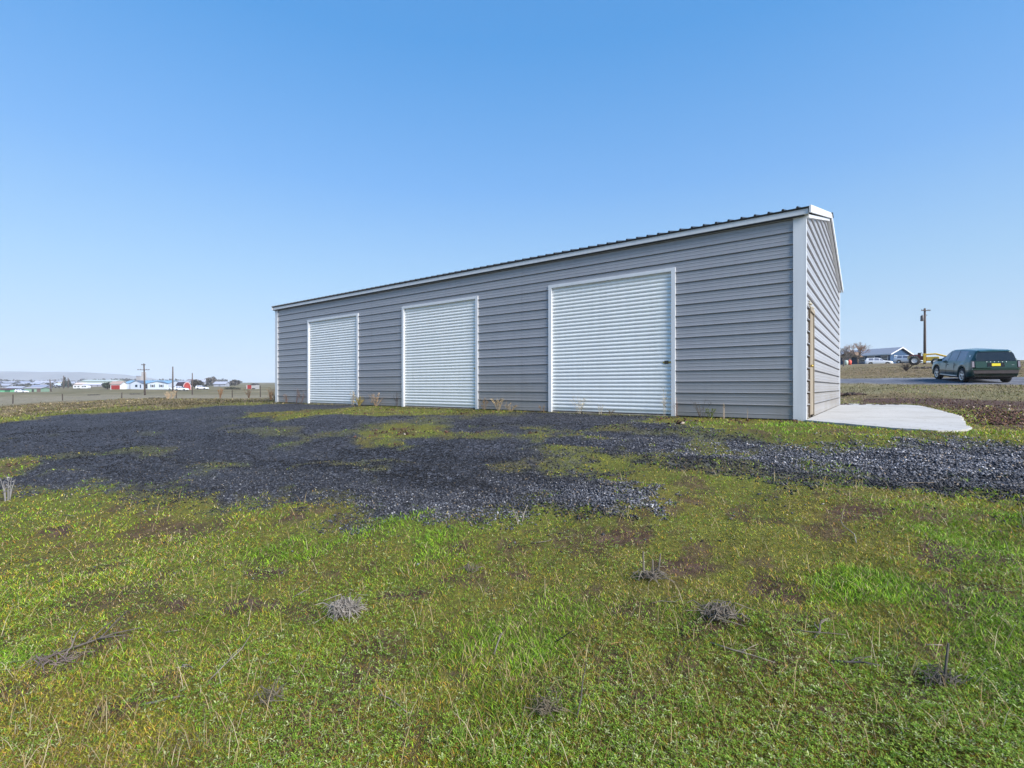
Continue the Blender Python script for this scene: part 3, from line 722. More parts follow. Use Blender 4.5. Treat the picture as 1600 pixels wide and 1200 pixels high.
    pgr = np.where(e < -22, .9 * sst(2.8, .5, dy + (patch - .5) * 3) + .06, sst(.47, .6, patch) * .55 * np.where(gg > 30, .35, 1) + .75 * sst(20, 14, r) * sst(12, 8, gg))
    c = np.where(rng.random(n)[:, None] < pgr[:, None], gr, c) * (rng.uniform(.6, 1.35, n) * (.45 + 1.0 * sst(.3, .7, fbm(x * .9, y * .9, 4))))[:, None]
    hh = rng.uniform(.02, .065, n) * np.where((e < -20) & (r > 18), 1.3, 1) * np.where(r < 18, .6, 1) * np.where((e < -22) & (y > 34), .5, 1)
    parts.append(blades(x, y, hh, np.maximum(.006, .0011 * r), c, 1.2))
    o = 0; Vs, Fs, Cs = [], [], []
    for v, f, c in parts: Vs.append(v); Fs.append(f + o); Cs.append(c); o += len(v)
    return np.concatenate(Vs), np.concatenate(Fs), np.concatenate(Cs)
v, f, c = make_grass()
GN = len(f)
tag(link('grass', np_mesh('grass', v, f, M_GRASS, col=c)), 'short olive green and yellow sward of grass, moss and clover round the gravel', kind='stuff')

def stones(x, y, s, col, sink=.25):
    n = len(x); z = H(x, y) + s * (.5 - sink) * .6
    base = np.array([(1, 0, 0), (0, 1, 0), (-1, 0, 0), (0, -1, 0), (0, 0, 1), (0, 0, -1)], float)
    ang = rng.uniform(0, 2 * np.pi, n); ca, sa = np.cos(ang), np.sin(ang)
    P = base[None] * rng.uniform(.55, 1.15, (n, 6, 1)) * np.array([1, .75, .6]) + rng.normal(0, .16, (n, 6, 3))
    P = P * (s / 2)[:, None, None]
    tx = rng.uniform(-.6, .6, n); P[:, :, 2] += P[:, :, 0] * tx[:, None]
    Q = np.stack([P[:, :, 0] * ca[:, None] - P[:, :, 1] * sa[:, None] + x[:, None], P[:, :, 0] * sa[:, None] + P[:, :, 1] * ca[:, None] + y[:, None], P[:, :, 2] + z[:, None]], -1)
    fc = np.array([(0, 1, 4), (1, 2, 4), (2, 3, 4), (3, 0, 4), (1, 0, 5), (2, 1, 5), (3, 2, 5), (0, 3, 5)])
    Ff = (np.arange(n)[:, None, None] * 6 + fc[None]).reshape(-1, 3)
    return Q.reshape(-1, 3), Ff, np.repeat(col, 6, 0)
def make_stones():
    x, y = visible_points(190000, 3.2, 24, 40, .9)
    g, r_, s = masks(x, y); ok = free(x, y) & (rng.random(len(x)) < g ** .7 + .003); x, y = x[ok], y[ok]; n = len(x); r = np.hypot(x, y)
    c = pick([(.015, .016, .019), (.028, .030, .037), (.055, .058, .068), (.14, .142, .15), (.085, .07, .055)], [5, 5, 3, .28, .3], n) * rng.uniform(.7, 1.3, n)[:, None]
    e, gg = eg(x, y); rt = sst(-4, 1, e) * sst(.5, -2, gg)
    c = c * np.stack([1 + 1.5 * rt, 1 + 1.4 * rt, 1 + 1.3 * rt], 1) * (.45 + 1.0 * sst(.3, .68, fbm(e * .4, gg * 2.0, 4)))[:, None]
    sz = rng.uniform(.010, .025, n) * (1 + .042 * r) * (1 + .28 * rt)
    return stones(x, y, sz, c)
v, f, c = make_stones()
tag(link('gravel_stones', np_mesh('gravel_stones', v, f, M_STONE, col=c)), 'loose dark basalt chips scattered over the driveway', kind='stuff')
# clods in the bare soil
x, y = visible_points(26000, 8, 26, 60, 1); g, r_, s = masks(x, y); ok = free(x, y) & (rng.random(len(x)) < s * .9 - .1) & (g < .4); x, y = x[ok], y[ok]; n = len(x)
c = pick([(.06, .030, .022), (.11, .06, .045), (.035, .018, .013), (.32, .26, .22)], [4, 3, 3, .35], n) * rng.uniform(.7, 1.3, n)[:, None]
v, f, c = stones(x, y, rng.uniform(.03, .10, n), c)
tag(link('soil_clods', np_mesh('soil_clods', v, f, M_STONE, col=c)), 'crumbled reddish brown soil clods beside the concrete slab', kind='stuff')

# ------------------------------------------------------------------ utility poles
def pole(px, Y, h, r, label, arms=(), transformer=None, lean=0, group=None, base=None):
    p = on_ground(px, Y) if base is None else base
    t = empty('utility_pole', p, 0, label, 'utility pole', group)
    MB().tube([(0, 0, -.5), (lean * .5, 0, h * .5), (lean, 0, h)], [r * 1.25, r * 1.1, r * .85], 8).build('pole', M_POLE, t, smooth=True)
    for (z, w, tilt) in arms:
        lx = lean * z / h
        a = MB().box(lx - w / 2, lx + w / 2, -r - .10, -r + .01, z - .06, z + .06).build('crossarm', M_POLE, t)
        for k in (-.46, -.25, .25, .46):
            MB().lathe([(0, 0), (.03, 0), (.035, .05), (.055, .07), (.05, .14), (0, .16)], 8, c=(lx + w * k, -r - .05, z + .06)).build('insulator', mat('insulator_porcelain', (.10, .09, .09), .4, noise=.1), a)
    if transformer:
        z = transformer
        MB().lathe([(0, -.45), (.24, -.45), (.25, -.42), (.25, .38), (.22, .45), (.06, .5), (.06, .62), (0, .63)], 14, c=(-r - .27, 0, z)).build('transformer', mat('transformer_grey', (.09, .09, .10), .5, noise=.1), t, smooth=True)
        MB().box(.0, .35, -.05, .05, z + .5, z + .6).build('bracket', M_POLE, t)
    return t
pole(1445, 84, 9.4, .17, 'tall wooden utility pole with crossarm and transformer behind the yellow tractor', [(9.0, 1.5, 0)], 7.7)
PL = 'wooden utility poles across the left field'
pole(226.5, 120, 7.6, .16, 'utility pole with two crossarms in front of the long white house', [(7.3, 1.0, 0), (6.1, 2.9, 0)], None, -.25, PL)
pole(270, 185, 9.3, .22, 'bare grey pole without crossarm just left of the red barn', (), None, 0, PL)
pole(300.5, 140, 6.2, .13, 'slim wooden pole in front of the right edge of the red barn', [], None, 0, PL)
pole(80, 240, 5.9, .22, 'short leaning pole beside the grey roofed green shed', (), None, -.7, PL)
pole(99.5, 330, 8.5, .28, 'distant utility pole with crossarm among the far left roofs', [(6.6, 3.2, 0)], None, 0, PL)
pole(106.5, 340, 7.2, .26, 'far pole with small crossarm right beside a dark conifer', [(6.0, 2.4, 0)], None, 0, PL)

# ------------------------------------------------------------------ wire fence across the left field
FPX = [(-60, 49), (20, 50), (98, 52), (190, 52.5), (275, 53), (363, 53.5), (407, 50.5), (450, 50)]
M_POST = mat('weathered_fence_post', (.05, .042, .035), .9, noise=.3, nscale=3)
fence = empty('wire_fence', on_ground(98, 52), 0, 'low wire fence on thin weathered posts along the dry left field', 'fence')
fb = on_ground(98, 52); tops = []
for k, (px, Y_) in enumerate(FPX):
    p = on_ground(px, Y_) - fb; ln = random.uniform(-.06, .06); hh = [1.15, 1.1, 1.12, 1.05, 1.1, 1.0, 1.2, 1.1][k]
    MB().tube([(0, 0, -.2), (ln, 0, hh)], [.055, .045], 6).build('fence_post', M_POST, fence, loc=p); tops.append((p, hh, ln))
for f_ in (.35, .6, .88):
    m = MB()
    m.tube([p + Vector((ln * f_, 0, hh * f_)) for p, hh, ln in tops], .008, 4)
    m.build('wire', mat('galvanised_wire', (.2, .19, .18), .5, metal=.6, noise=.1), fence)

# ------------------------------------------------------------------ plants
def dry_weed(name, p, h, n, spread, label, cat='weed', col=(.30, .22, .12), leaf=0, lean=.5, mname='dry_stalk', group=None, r0=.004, seedn=None):
    rs = random.Random(seedn if seedn is not None else hash(round(p[0] * 100)) & 999)
    m = MB(); lf = MB()
    for k in range(n):
        a = rs.uniform(0, 6.283); l = rs.uniform(.2, 1) * spread; hh = h * rs.uniform(.55, 1)
        b = (math.cos(a) * .02, math.sin(a) * .02, -.02); t = (math.cos(a) * l, math.sin(a) * l, hh)
        mid = ((b[0] + t[0]) * .42, (b[1] + t[1]) * .42, hh * .5)
        m.tube([b, mid, t], [r0, r0 * .8, r0 * .45], 4, cap=False)
        for q in range(rs.randint(2, 5)):
            f_ = rs.uniform(.35, .95); s_ = Vector(mid).lerp(Vector(t), max(0, f_ * 2 - 1)) if f_ > .5 else Vector(b).lerp(Vector(mid), f_ * 2)
            a2 = rs.uniform(0, 6.283); ll = hh * rs.uniform(.12, .32)
            e_ = s_ + Vector((math.cos(a2) * ll * .7, math.sin(a2) * ll * .7, ll * rs.uniform(.2, .9)))
            m.tube([s_, e_], [r0 * .6, r0 * .35], 3, cap=False)
            for w in range(leaf):
                c = s_.lerp(e_, rs.uniform(.4, 1.05)); s2 = rs.uniform(.012, .03) * (1 + h)
                v1 = Vector((rs.uniform(-1, 1), rs.uniform(-1, 1), rs.uniform(-.3, 1))) * s2; v2 = Vector((rs.uniform(-1, 1), rs.uniform(-1, 1), rs.uniform(-1, .5))) * s2 * .5
                lf.poly([c, c + v1 * .5 + v2, c + v1, c + v1 * .5 - v2])
    mt = mat(mname, col, .85, noise=.3)
    t = empty(name, p, 0, label, cat, group)
    m.build('stalks', mt, t)
    if leaf: lf.build('dry_leaves', mat(mname + '_leaf', tuple(c * 1.3 for c in col), .9, noise=.3), t)
    return t
def wallp(px, off=.10):     # ground point in front of the front wall below picture column px
    u = (px - 800) / F
    Ax2, Ay2 = Ax - .597 * off, Ay - .802 * off; s_ = (Ax2 - Ay2 * u) / (.802 + .597 * u); x = Ax2 - .802 * s_; y = Ay2 + .597 * s_
    return Vector((x, y, hz(x, y)))
G = 'dry weeds along the foot of the garage wall'
W = [(447, .35, 6, .18, 'reddish weed tuft at the far left corner of the garage', (.22, .12, .07), 2),
     (462, .62, 5, .22, 'twiggy dark weed under the panel left of the farthest door', (.13, .08, .06), 0),
     (470, .55, 4, .2, 'thin dark weed close to the farthest door jamb', (.14, .09, .07), 0),
     (551, .55, 7, .10, 'pale upright weed before the right edge of the farthest door', (.36, .30, .22), 2),
     (561, .30, 20, .30, 'bushy yellow green weed at the right jamb of the farthest door', (.26, .20, .05), 3),
     (588, .42, 14, .35, 'tan feathery weed between the farthest and middle doors', (.33, .23, .14), 3),
     (620, .62, 4, .20, 'black leaning stalk left of the middle door jamb', (.05, .035, .03), 0),
     (757, .36, 10, .25, 'low brown weed at the right jamb of the middle door', (.22, .15, .08), 2),
     (779, .40, 12, .22, 'tan weed below the panel between middle and nearest doors', (.34, .25, .13), 3),
     (797, .25, 10, .30, 'small straw weed left of the nearest door', (.30, .22, .12), 2),
     (848, .22, 6, .16, 'little brown weed at the left jamb of the nearest door', (.2, .14, .08), 1),
     (906, .42, 10, .28, 'pale branching weed on the gravel before the nearest door', (.44, .38, .27), 1),
     (938, .30, 5, .10, 'single wispy pale stalk below the nearest door curtain', (.42, .36, .26), 0),
     (953, .12, 8, .22, 'flat dark weed clump at the sill of the nearest door', (.12, .09, .05), 2),
     (1038, .62, 3, .05, 'tall thin pale stem at the right edge of the nearest door', (.40, .34, .25), 2),
     (1056, .45, 4, .08, 'reddish stem standing against the right jamb of the nearest door', (.30, .17, .12), 0),
     (1096, .45, 8, .24, 'dark spiky weed below the ribbed wall right of the doors', (.08, .065, .05), 0),
     (1110, .20, 12, .14, 'dense low green weed right beside the dark spiky weed', (.10, .12, .04), 2),
     (1131, .42, 3, .05, 'two slim pale stems standing against the wall near the corner', (.36, .28, .2), 0),
     (1168, .28, 2, .05, 'faint short stem against the lower wall left of the corner trim', (.34, .27, .2), 0)]
for k, (px, h, n, sp, lb, col, lf) in enumerate(W):
    dry_weed('dry_weed', wallp(px, .16), h, n, sp, lb, 'weed', col, lf, mname='weed_tone_%s' % 'abcdefghijklmnopqrstuvwxyz'[k], group=G, seedn=k, r0=.0045 + .002 * (px < 700))
for k, (px, Y_, h, lb, col) in enumerate([(344, 33, .75, 'orange brown weed clump at the far gravel edge left of the garage', (.20, .10, .045)),
                                      (389, 31, .60, 'dark brown twiggy weed in dry grass left of the garage', (.13, .08, .05)),
                                      (262, 36, .6, 'pale tan weed clump beside a fence post in the left field', (.40, .29, .18)),
                                      (269, 34, .6, 'small tan weed tuft in front of the third fence post', (.36, .26, .16)),
                                      (423, 26, .7, 'reddish tan weed thicket beside the far garage corner', (.26, .15, .08)),
                                      (430, 23, .55, 'tan weed touching the far left garage trim', (.30, .20, .11))]):
    dry_weed('dry_weed', on_ground(px, Y_), h, 13, h * .5, lb, 'weed', col, 3, mname='field_weed_%s' % 'abcdefg'[k], seedn=50 + k, r0=.009)

def stick(px, py, ln, ang, label, r=.006, forks=1, up=.25, col=(.24, .22, .21), lift=.006, name='stick', seedn=0, curve=.15):
    rs = random.Random(seedn); p = gpv(px, py, lift); m = MB()
    d = Vector((math.cos(ang), math.sin(ang), up)).normalized(); side = Vector((-math.sin(ang), math.cos(ang), 0))
    q = [Vector((0, 0, 0)), d * ln * .35 + side * ln * curve * rs.uniform(-1, 1) * .5, d * ln * .7 + side * ln * curve * rs.uniform(-1, 1), d * ln + side * ln * curve * rs.uniform(-1, 1)]
    m.tube(q, [r, r * .9, r * .7, r * .4], 6)
    for k in range(forks):
        s_ = q[1].lerp(q[2], rs.random()); a2 = ang + rs.choice((-1, 1)) * rs.uniform(.4, 1.0)
        e_ = s_ + Vector((math.cos(a2), math.sin(a2), up + rs.uniform(-.1, .5))).normalized() * ln * rs.uniform(.25, .5)
        m.tube([s_, s_.lerp(e_, .5) + side * .01, e_], [r * .65, r * .5, r * .3], 5)
    o = m.build(name, mat('grey_deadwood_%d' % int(col[0] * 400), col, .9, noise=.35, nscale=30), None, smooth=True, loc=p)
    return tag(o, label, 'stick')
ST = [(55, 1036, .42, .55, 'long grey forked branch lying left in the foreground grass', .010, 3, .15, (.17, .16, .16)),
      (95, 1032, .16, 1.4, 'short stub twig beside the long grey forked branch', .007, 1, .9, (.24, .22, .21)),
      (258, 990, .16, .1, 'thin pale forked twig left of the root clump', .004, 2, .05, (.42, .38, .34)),
      (285, 1042, .16, -.7, 'pale crooked forked stick near the lower left', .006, 2, .3, (.38, .36, .36)),
      (325, 1068, .22, 1.0, 'slim grey twig rising diagonally in the lower left grass', .005, 1, .7, (.36, .35, .35)),
      (222, 1104, .15, .25, 'dark grey stick lying flat at the bottom left', .009, 0, .05, (.20, .20, .21)),
      (178, 1030, .18, -.7, 'straw coloured stalk lying in the lower left grass', .003, 0, .1, (.45, .30, .12)),
      (458, 935, .12, .8, 'small curved grey twig left of the root clump', .005, 1, .35, (.26, .25, .25)),
      (745, 1012, .12, 2.0, 'reddish thin stem in the middle foreground', .003, 0, .3, (.30, .14, .08)),
      (772, 1025, .10, 1.2, 'short grey upright twig in the middle foreground', .006, 1, .9, (.25, .24, .24)),
      (868, 1005, .20, -1.1, 'dark bent twig standing in the middle foreground', .005, 0, .8, (.14, .12, .11)),
      (640, 1120, .16, 2.5, 'pale bent twig at the bottom edge of the middle', .004, 0, .2, (.36, .33, .30)),
      (900, 1130, .20, 1.1, 'dark thin twig rising at the bottom centre', .005, 0, .9, (.13, .12, .12)),
      (632, 1040, .13, 1.55, 'blackish upright stem below the root clump', .004, 0, 2.5, (.06, .055, .05)),
      (950, 1009, .05, .15, 'tiny pale wood chip on the centre grass', .007, 0, .05, (.45, .43, .42)),
      (1018, 945, .16, .1, 'low arched twig right of the bright green patch', .005, 1, .1, (.22, .20, .19)),
      (1110, 1006, .26, -.75, 'long pale stick with a side shoot lying in the right foreground', .006, 2, .05, (.42, .40, .40)),
      (1236, 985, .20, -.6, 'slanting grey twig leading to the forked deadwood on the right', .005, 0, .1, (.22, .22, .24)),
      (1272, 1000, .14, .7, 'thick forked grey deadwood in the right foreground grass', .009, 2, .35, (.24, .24, .25)),
      (1300, 1035, .16, -.6, 'dark twisted twig below the forked deadwood', .007, 3, .2, (.16, .15, .16)),
      (1448, 1010, .06, -.2, 'tiny pale stick alone on the right grass', .005, 0, .05, (.40, .38, .38)),
      (1338, 850, .34, 1.2, 'curved pale twig on the grass below the gravel at right', .006, 0, .2, (.38, .33, .28)),
      (1405, 757, .30, .1, 'grey twig lying on the lower edge of the right hand gravel', .009, 1, .05, (.28, .25, .22)),
      (1450, 855, .30, .6, 'thin reddish twig far right above the bare patch', .005, 1, .1, (.28, .20, .15)),
      (1560, 642, 2.6, .05, 'long pale branch lying on the bare soil beyond the slab', .028, 1, .01, (.34, .28, .26)),
      (830, 850, .30, .1, 'low grey twig in the moss below the gravel spit', .006, 2, .1, (.24, .22, .20)),
      (98, 806, .28, -.4, 'pale twig on the grass below the left gravel edge', .006, 0, .1, (.40, .36, .33)),
      (1340, 1095, .24, 1.9, 'thin stem over the bare patch at the bottom right', .004, 0, .7, (.30, .24, .16))]
for k, (px, py, ln, ang, lb, r, fk, up, col) in enumerate(ST): stick(px, py, ln, ang, lb, r * .6, fk, up, (col[0] * .48, col[1] * .44, col[2] * .38), seedn=k)

def root_clump(px, py, w, label, n=60, col=(.34, .33, .34), cat='root clump', name='root_clump', flat=.45, seedn=3, stems=0, lmul=1):
    rs = random.Random(seedn); p = gpv(px, py, .0); m = MB()
    dirs = [rs.uniform(0, 6.283) for _ in range(9)]; asp = rs.uniform(.45, .75)
    for k in range(n):
        a = rs.uniform(0, 6.283); rr_ = w * .5 * rs.random() ** .6; b = Vector((math.cos(a) * rr_ * .6, math.sin(a) * rr_ * .6, rs.uniform(0, w * flat * .5)))
        a2 = rs.choice(dirs) + rs.gauss(0, .6); l = w * rs.uniform(.12, .55) * lmul; b.y *= asp
        mid = b + Vector((math.cos(a2) * l * .5, math.sin(a2) * l * .5, rs.uniform(0, w * flat * .6))); e_ = b + Vector((math.cos(a2 + .5) * l, math.sin(a2 + .5) * l, rs.uniform(-.1, .35) * w * flat))
        e_.z = max(e_.z, .003)
        q_ = rs.uniform(.3, 1.3); mid = mid + Vector((rs.uniform(-1, 1), rs.uniform(-1, 1), rs.uniform(-.2, .6))) * l * .3; e_ = e_ + Vector((rs.uniform(-1, 1), rs.uniform(-1, 1), 0)) * l * .35; m.tube([b, mid, e_], [w * .014 * q_, w * .012 * q_, w * .005], 4)
    for k in range(stems):
        x = rs.uniform(-.2, .3) * w; m.tube([(x, 0, 0), (x + rs.uniform(-.02, .02), 0, rs.uniform(.10, .17))], [.006, .004], 6)
    o = m.build(name, mat('%s_wood_%d' % (name, seedn), col, .9, noise=.4, nscale=25), None, loc=p)
    return tag(o, label, cat)
root_clump(540, 962, .22, 'tangled clump of bleached grey roots on the grass left of centre', 230, (.20, .18, .16), seedn=3, flat=.42, lmul=.85)
root_clump(1128, 968, .26, 'flattened nest of pale twigs on the right foreground grass', 90, (.13, .11, .09), seedn=4, lmul=.8, flat=.25)
root_clump(1015, 905, .22, 'dead stump clump with two upright broken stems', 50, (.13, .11, .09), seedn=5, flat=.3, stems=3)
root_clump(425, 1098, .15, 'spiky dead grey tuft at the lower left', 34, (.10, .085, .065), seedn=6, flat=.55)
root_clump(1475, 1072, .17, 'dark charred root clump in the lower right grass', 46, (.085, .075, .065), seedn=7, flat=.4, stems=1)
root_clump(735, 895, .15, 'low tangle of dark stems in the middle grass', 30, (.12, .10, .08), seedn=8, flat=.4)
root_clump(85, 1038, .20, 'brown bark and twig litter under the long grey branch', 40, (.13, .10, .09), seedn=9, flat=.25)
root_clump(860, 1115, .17, 'grey matted dead grass tuft at the bottom centre', 60, (.11, .09, .06), seedn=10, flat=.35)
dry_weed('dead_plant', gpv(12, 782), .33, 5, .10, 'pale bleached dead plant at the left edge where gravel meets grass', 'dead plant', (.22, .21, .21), 1, mname='bleached_plant', r0=.006, seedn=91)
dry_weed('dead_plant', gpv(813, 818), .13, 4, .10, 'single short pale stalk at the lower gravel edge in the middle', 'dead plant', (.26, .23, .19), 0, mname='pale_stalk', r0=.0032, seedn=92)
# earth lumps and the small dead bush by the lane
def lumps(name, p, L_, w, h, n, label, col, cat, seedn, rz=0):
    rs = random.Random(seedn); m = MB()
    for k in range(n):
        s_ = rs.uniform(.3, 1) * h; x = rs.uniform(-.5, .5) * L_; y = rs.uniform(-.5, .5) * w
        pr_ = [(0, -.3), (.6, -.2), (.9, .15), (.6, .5), (0, .65)]; n0 = len(m.v)
        m.lathe([(a * s_, b * s_) for a, b in pr_], 7, c=(x, y, 0))
        for i in range(n0, len(m.v)): v = m.v[i]; m.v[i] = (v[0] + rs.uniform(-.2, .2) * s_, v[1] + rs.uniform(-.2, .2) * s_, v[2] + rs.uniform(-.15, .2) * s_)
    o = m.build(name, mat(name + '_earth_%d' % seedn, col, .95, noise=.4, nscale=8, bump=.6), None, loc=p, rz=rz); return tag(o, label, cat)
lumps('earth_ridge', on_ground(1332, 22.3), 1.5, .5, .16, 40, 'low ridge of dark dug earth behind the slab by the gable wall', (.05, .032, .025), 'earth pile', 21)
lumps('earth_ridge', on_ground(1345, 16.6), 2.6, .35, .10, 60, 'crumbled dark soil edging the far end of the concrete slab', (.055, .032, .026), 'earth pile', 22)
lumps('earth_pile', on_ground(1455, 52), 4.4, .8, .3, 26, 'scattered dark clods on the slope beside the lane under the tractor', (.07, .055, .045), 'earth pile', 23)
dry_weed('dead_bush', on_ground(1416, 45), .75, 30, .8, 'small dark dead bush on the slope left of the green car', 'bush', (.06, .045, .04), 2, mname='dark_bush', r0=.02, seedn=93)

# ------------------------------------------------------------------ trees
def bare_tree(p, h, label, col, seedn, spread=.5, depth=6, r0=.16, twigcol=None):
    rs = random.Random(seedn); tr = MB(); tw = MB()
    def grow(a, d, l, r, k):
        b = a + d * l; (tr if k < 3 else tw).tube([a, a.lerp(b, .5) + Vector((rs.uniform(-1, 1), rs.uniform(-1, 1), 0)) * l * .06, b], [r, r * .85, r * .7], 5 if k < 3 else 3, cap=False)
        if k >= depth: return
        for q in range(3 if k else 4):
            nd = (d + Vector((rs.uniform(-1, 1), rs.uniform(-1, 1), rs.uniform(-.25, .6))) * spread * 1.25).normalized()
            grow(b if q else a.lerp(b, .8), nd, l * rs.uniform(.6, .85), r * .62, k + 1)
    grow(Vector((0, 0, -.2)), Vector((rs.uniform(-.1, .1), 0, 1)).normalized(), h * .24, r0, 0)
    t = empty('bare_tree', p, 0, label, 'tree')
    tr.build('trunk', mat('bark_%d' % seedn, col, .95, noise=.3), t); tw.build('crown', mat('twig_%d' % seedn, twigcol or col, .95, noise=.3), t)
    return t
bare_tree(on_ground(1341, 106), 6.6, 'round crowned leafless tan tree left of the blue house porch', (.14, .10, .075), 31, .62, 6, .17, (.34, .22, .15))
bare_tree(on_ground(1318, 84), 4.7, 'dark leafless tree with spreading limbs close beside the gable wall', (.10, .085, .08), 33, .72, 5, .15, (.17, .14, .125))
bare_tree(on_ground(1327, 112), 5.4, 'thin grey leafless tree between the tan tree and the garage', (.20, .16, .15), 35, .5, 5, .07, (.28, .22, .20))

def foliage_mass(m, c, rx, ry, rz_, n, s, rs, cone=False):
    for k in range(n):
        while True:
            q = Vector((rs.uniform(-1, 1), rs.uniform(-1, 1), rs.uniform(-1, 1)))
            if cone:
                if math.hypot(q.x, q.y) < (1 - (q.z + 1) / 2) * .95 + .06: break
            elif q.length < 1: break
        ctr = Vector((c[0] + q.x * rx, c[1] + q.y * ry, c[2] + q.z * rz_)); n0 = Vector((rs.uniform(-1, 1), rs.uniform(-1, 1), rs.uniform(-1, 1))).normalized()
        a = n0.orthogonal().normalized(); b = n0.cross(a); ss = s * rs.uniform(.5, 1.3)
        m.poly([ctr + a * ss, ctr + b * ss, ctr - a * ss * rs.uniform(.4, 1), ctr - b * ss])
def tree(name, px, Y_, h, w, label, col, cone, seedn, group=None, n=260):
    rs = random.Random(seedn); p = on_ground(px, Y_); t = empty(name, p, 0, label, 'tree', group)
    MB().tube([(0, 0, -.3), (0, 0, h * .5)], [w * .07 + .05, w * .03 + .03], 6).build('trunk', mat('far_trunk', (.07, .055, .045), .9, noise=.2), t)
    m = MB(); foliage_mass(m, (0, 0, h * (.54 if cone else .58)), w / 2, w / 2, h * (.47 if cone else .42), n, w * .10 + h * .02, rs, cone)
    m.build('crown', mat('far_crown_%d' % int(col[0] * 1000), col, .9, noise=.4, nscale=.6), t)
TG = 'conifers standing among the far left roofs'
dk = (.030, .042, .032); gy = (.07, .065, .055)
TR = [('conifer', 89, 620, 5.5, 3.2, 'small dark conifer left of the pair of far poles', dk, True), ('conifer', 101, 420, 9.5, 5.2, 'tallest dark conifer rising behind the far crossarm pole', dk, True),
      ('conifer', 107.5, 430, 7.2, 4.6, 'shorter dark conifer right of the tallest one', dk, True), ('conifer', 154, 640, 7.6, 3.2, 'narrow dark conifer above the long pale green warehouse', dk, True),
      ('conifer', 165, 640, 7.0, 3.4, 'second narrow conifer above the right end of the pale green warehouse', dk, True), ('conifer', 274.5, 560, 7.5, 3.0, 'dark upright conifer just right of the bare grey pole', dk, True),
      ('conifer', 45, 700, 7.0, 4.0, 'distant conifer above the far left roofs', dk, True), ('conifer', 251, 700, 6.5, 3.5, 'small far conifer above the long white roof', dk, True)]
for k, a in enumerate(TR): tree(a[0], *a[1:], 300 + k, TG)
tree('bush', 168, 235, 3.2, 4.6, 'dark round bush touching the left end of the red garage door', (.02, .03, .018), False, 320)
tree('leafless_tree', 305, 235, 4.2, 3.6, 'dark shrubby tree right behind the red barn', (.045, .04, .035), False, 321)
tree('leafless_tree', 311, 330, 4.6, 5.0, 'dark tree left of the white cars beyond the red barn', (.05, .05, .045), False, 322)
tree('leafless_tree', 331, 420, 7.5, 8.5, 'grey leafless tree between the two white barns', (.09, .08, .075), False, 323)
tree('leafless_tree', 367, 420, 5.0, 8.0, 'dark tree above the right end of the long hedge', (.06, .055, .05), False, 324)
# a mass of far trees that reads as one line
rs = random.Random(5); m = MB()
for k in range(190):
    px = rs.choice([rs.uniform(-60, 22), rs.uniform(22, 130), rs.uniform(130, 215), rs.uniform(232, 380), rs.uniform(-60, 130)])
    Y_ = rs.uniform(900, 1300); p = on_ground(px, Y_); hh = rs.uniform(4, 10) * (1.25 if px < 25 else 1)
    foliage_mass(m, (p.x, p.y, p.z + hh * .5), rs.uniform(4, 11), 5, hh * .5, 34, 2.0, rs)
for k in range(120):
    px = rs.choice([rs.uniform(-40, 130), rs.uniform(-40, 60), rs.uniform(262, 370)]); Y_ = rs.uniform(340, 760); p = on_ground(px, Y_); hh = rs.uniform(1.6, 4.6)
    foliage_mass(m, (p.x, p.y, p.z + hh * .5), rs.uniform(1.5, 5), 2, hh * .5, 26, .8, rs)
tag(m.build('distant_trees', mat('distant_tree_line', (.055, .055, .05), .95, noise=.4, nscale=.05)), 'blurred line of leafless trees along the far edge of town', kind='stuff')
# hedge
t = empty('hedge', on_ground(363, 210), 0, 'long low dark clipped hedge between the barn and the small red shed', 'hedge')
m = MB(); rs = random.Random(8); foliage_mass(m, (0, 0, .5), 3.7, .6, .55, 600, .16, rs); m.build('foliage', mat('hedge_leaf', (.05, .052, .035), .9, noise=.4, nscale=3), t)
MB().box(-3.5, 3.5, -.25, .25, -.6, .25).build('stem', mat('hedge_stems', (.045, .035, .028), .9, noise=.3), t)

# ------------------------------------------------------------------ houses and sheds on the left
def house(name, px, Y_, w, d, h, rise, label, wall, roof, rz=0, ridge='x', over=.3, cat='house', lift=0, base=None, group=None):
    """origin at the middle of the front wall; x runs along the front, y away from the camera"""
    p = on_ground(px, Y_, lift) if base is None else base
    t = empty(name, p, rz, label, cat, group)
    m = MB()
    if ridge == 'x': m.prism([(-w / 2, 0, -.8), (-w / 2, d, -.8), (-w / 2, d, h), (-w / 2, d / 2, h + rise), (-w / 2, 0, h)], (w, 0, 0))
    else: m.prism([(-w / 2, 0, -.8), (w / 2, 0, -.8), (w / 2, 0, h), (0, 0, h + rise), (-w / 2, 0, h)], (0, d, 0))
    m.build('wall', wall, t)
    r = MB(); th_ = .12
    if ridge == 'x':
        k = rise / (d / 2)
        r.prism([(-w / 2 - over, -over, h - over * k + .01), (-w / 2 - over, d / 2, h + rise + .01), (-w / 2 - over, d + over, h - over * k + .01), (-w / 2 - over, d + over, h - over * k + th_), (-w / 2 - over, d / 2, h + rise + th_), (-w / 2 - over, -over, h - over * k + th_)], (w + 2 * over, 0, 0))
    else:
        k = rise / (w / 2)
        r.prism([(-w / 2 - over, -over, h - over * k + .01), (0, -over, h + rise + .01), (w / 2 + over, -over, h - over * k + .01), (w / 2 + over, -over, h - over * k + th_), (0, -over, h + rise + th_), (-w / 2 - over, -over, h - over * k + th_)], (0, d + 2 * over, 0))
    r.build('roof', roof, t); return t
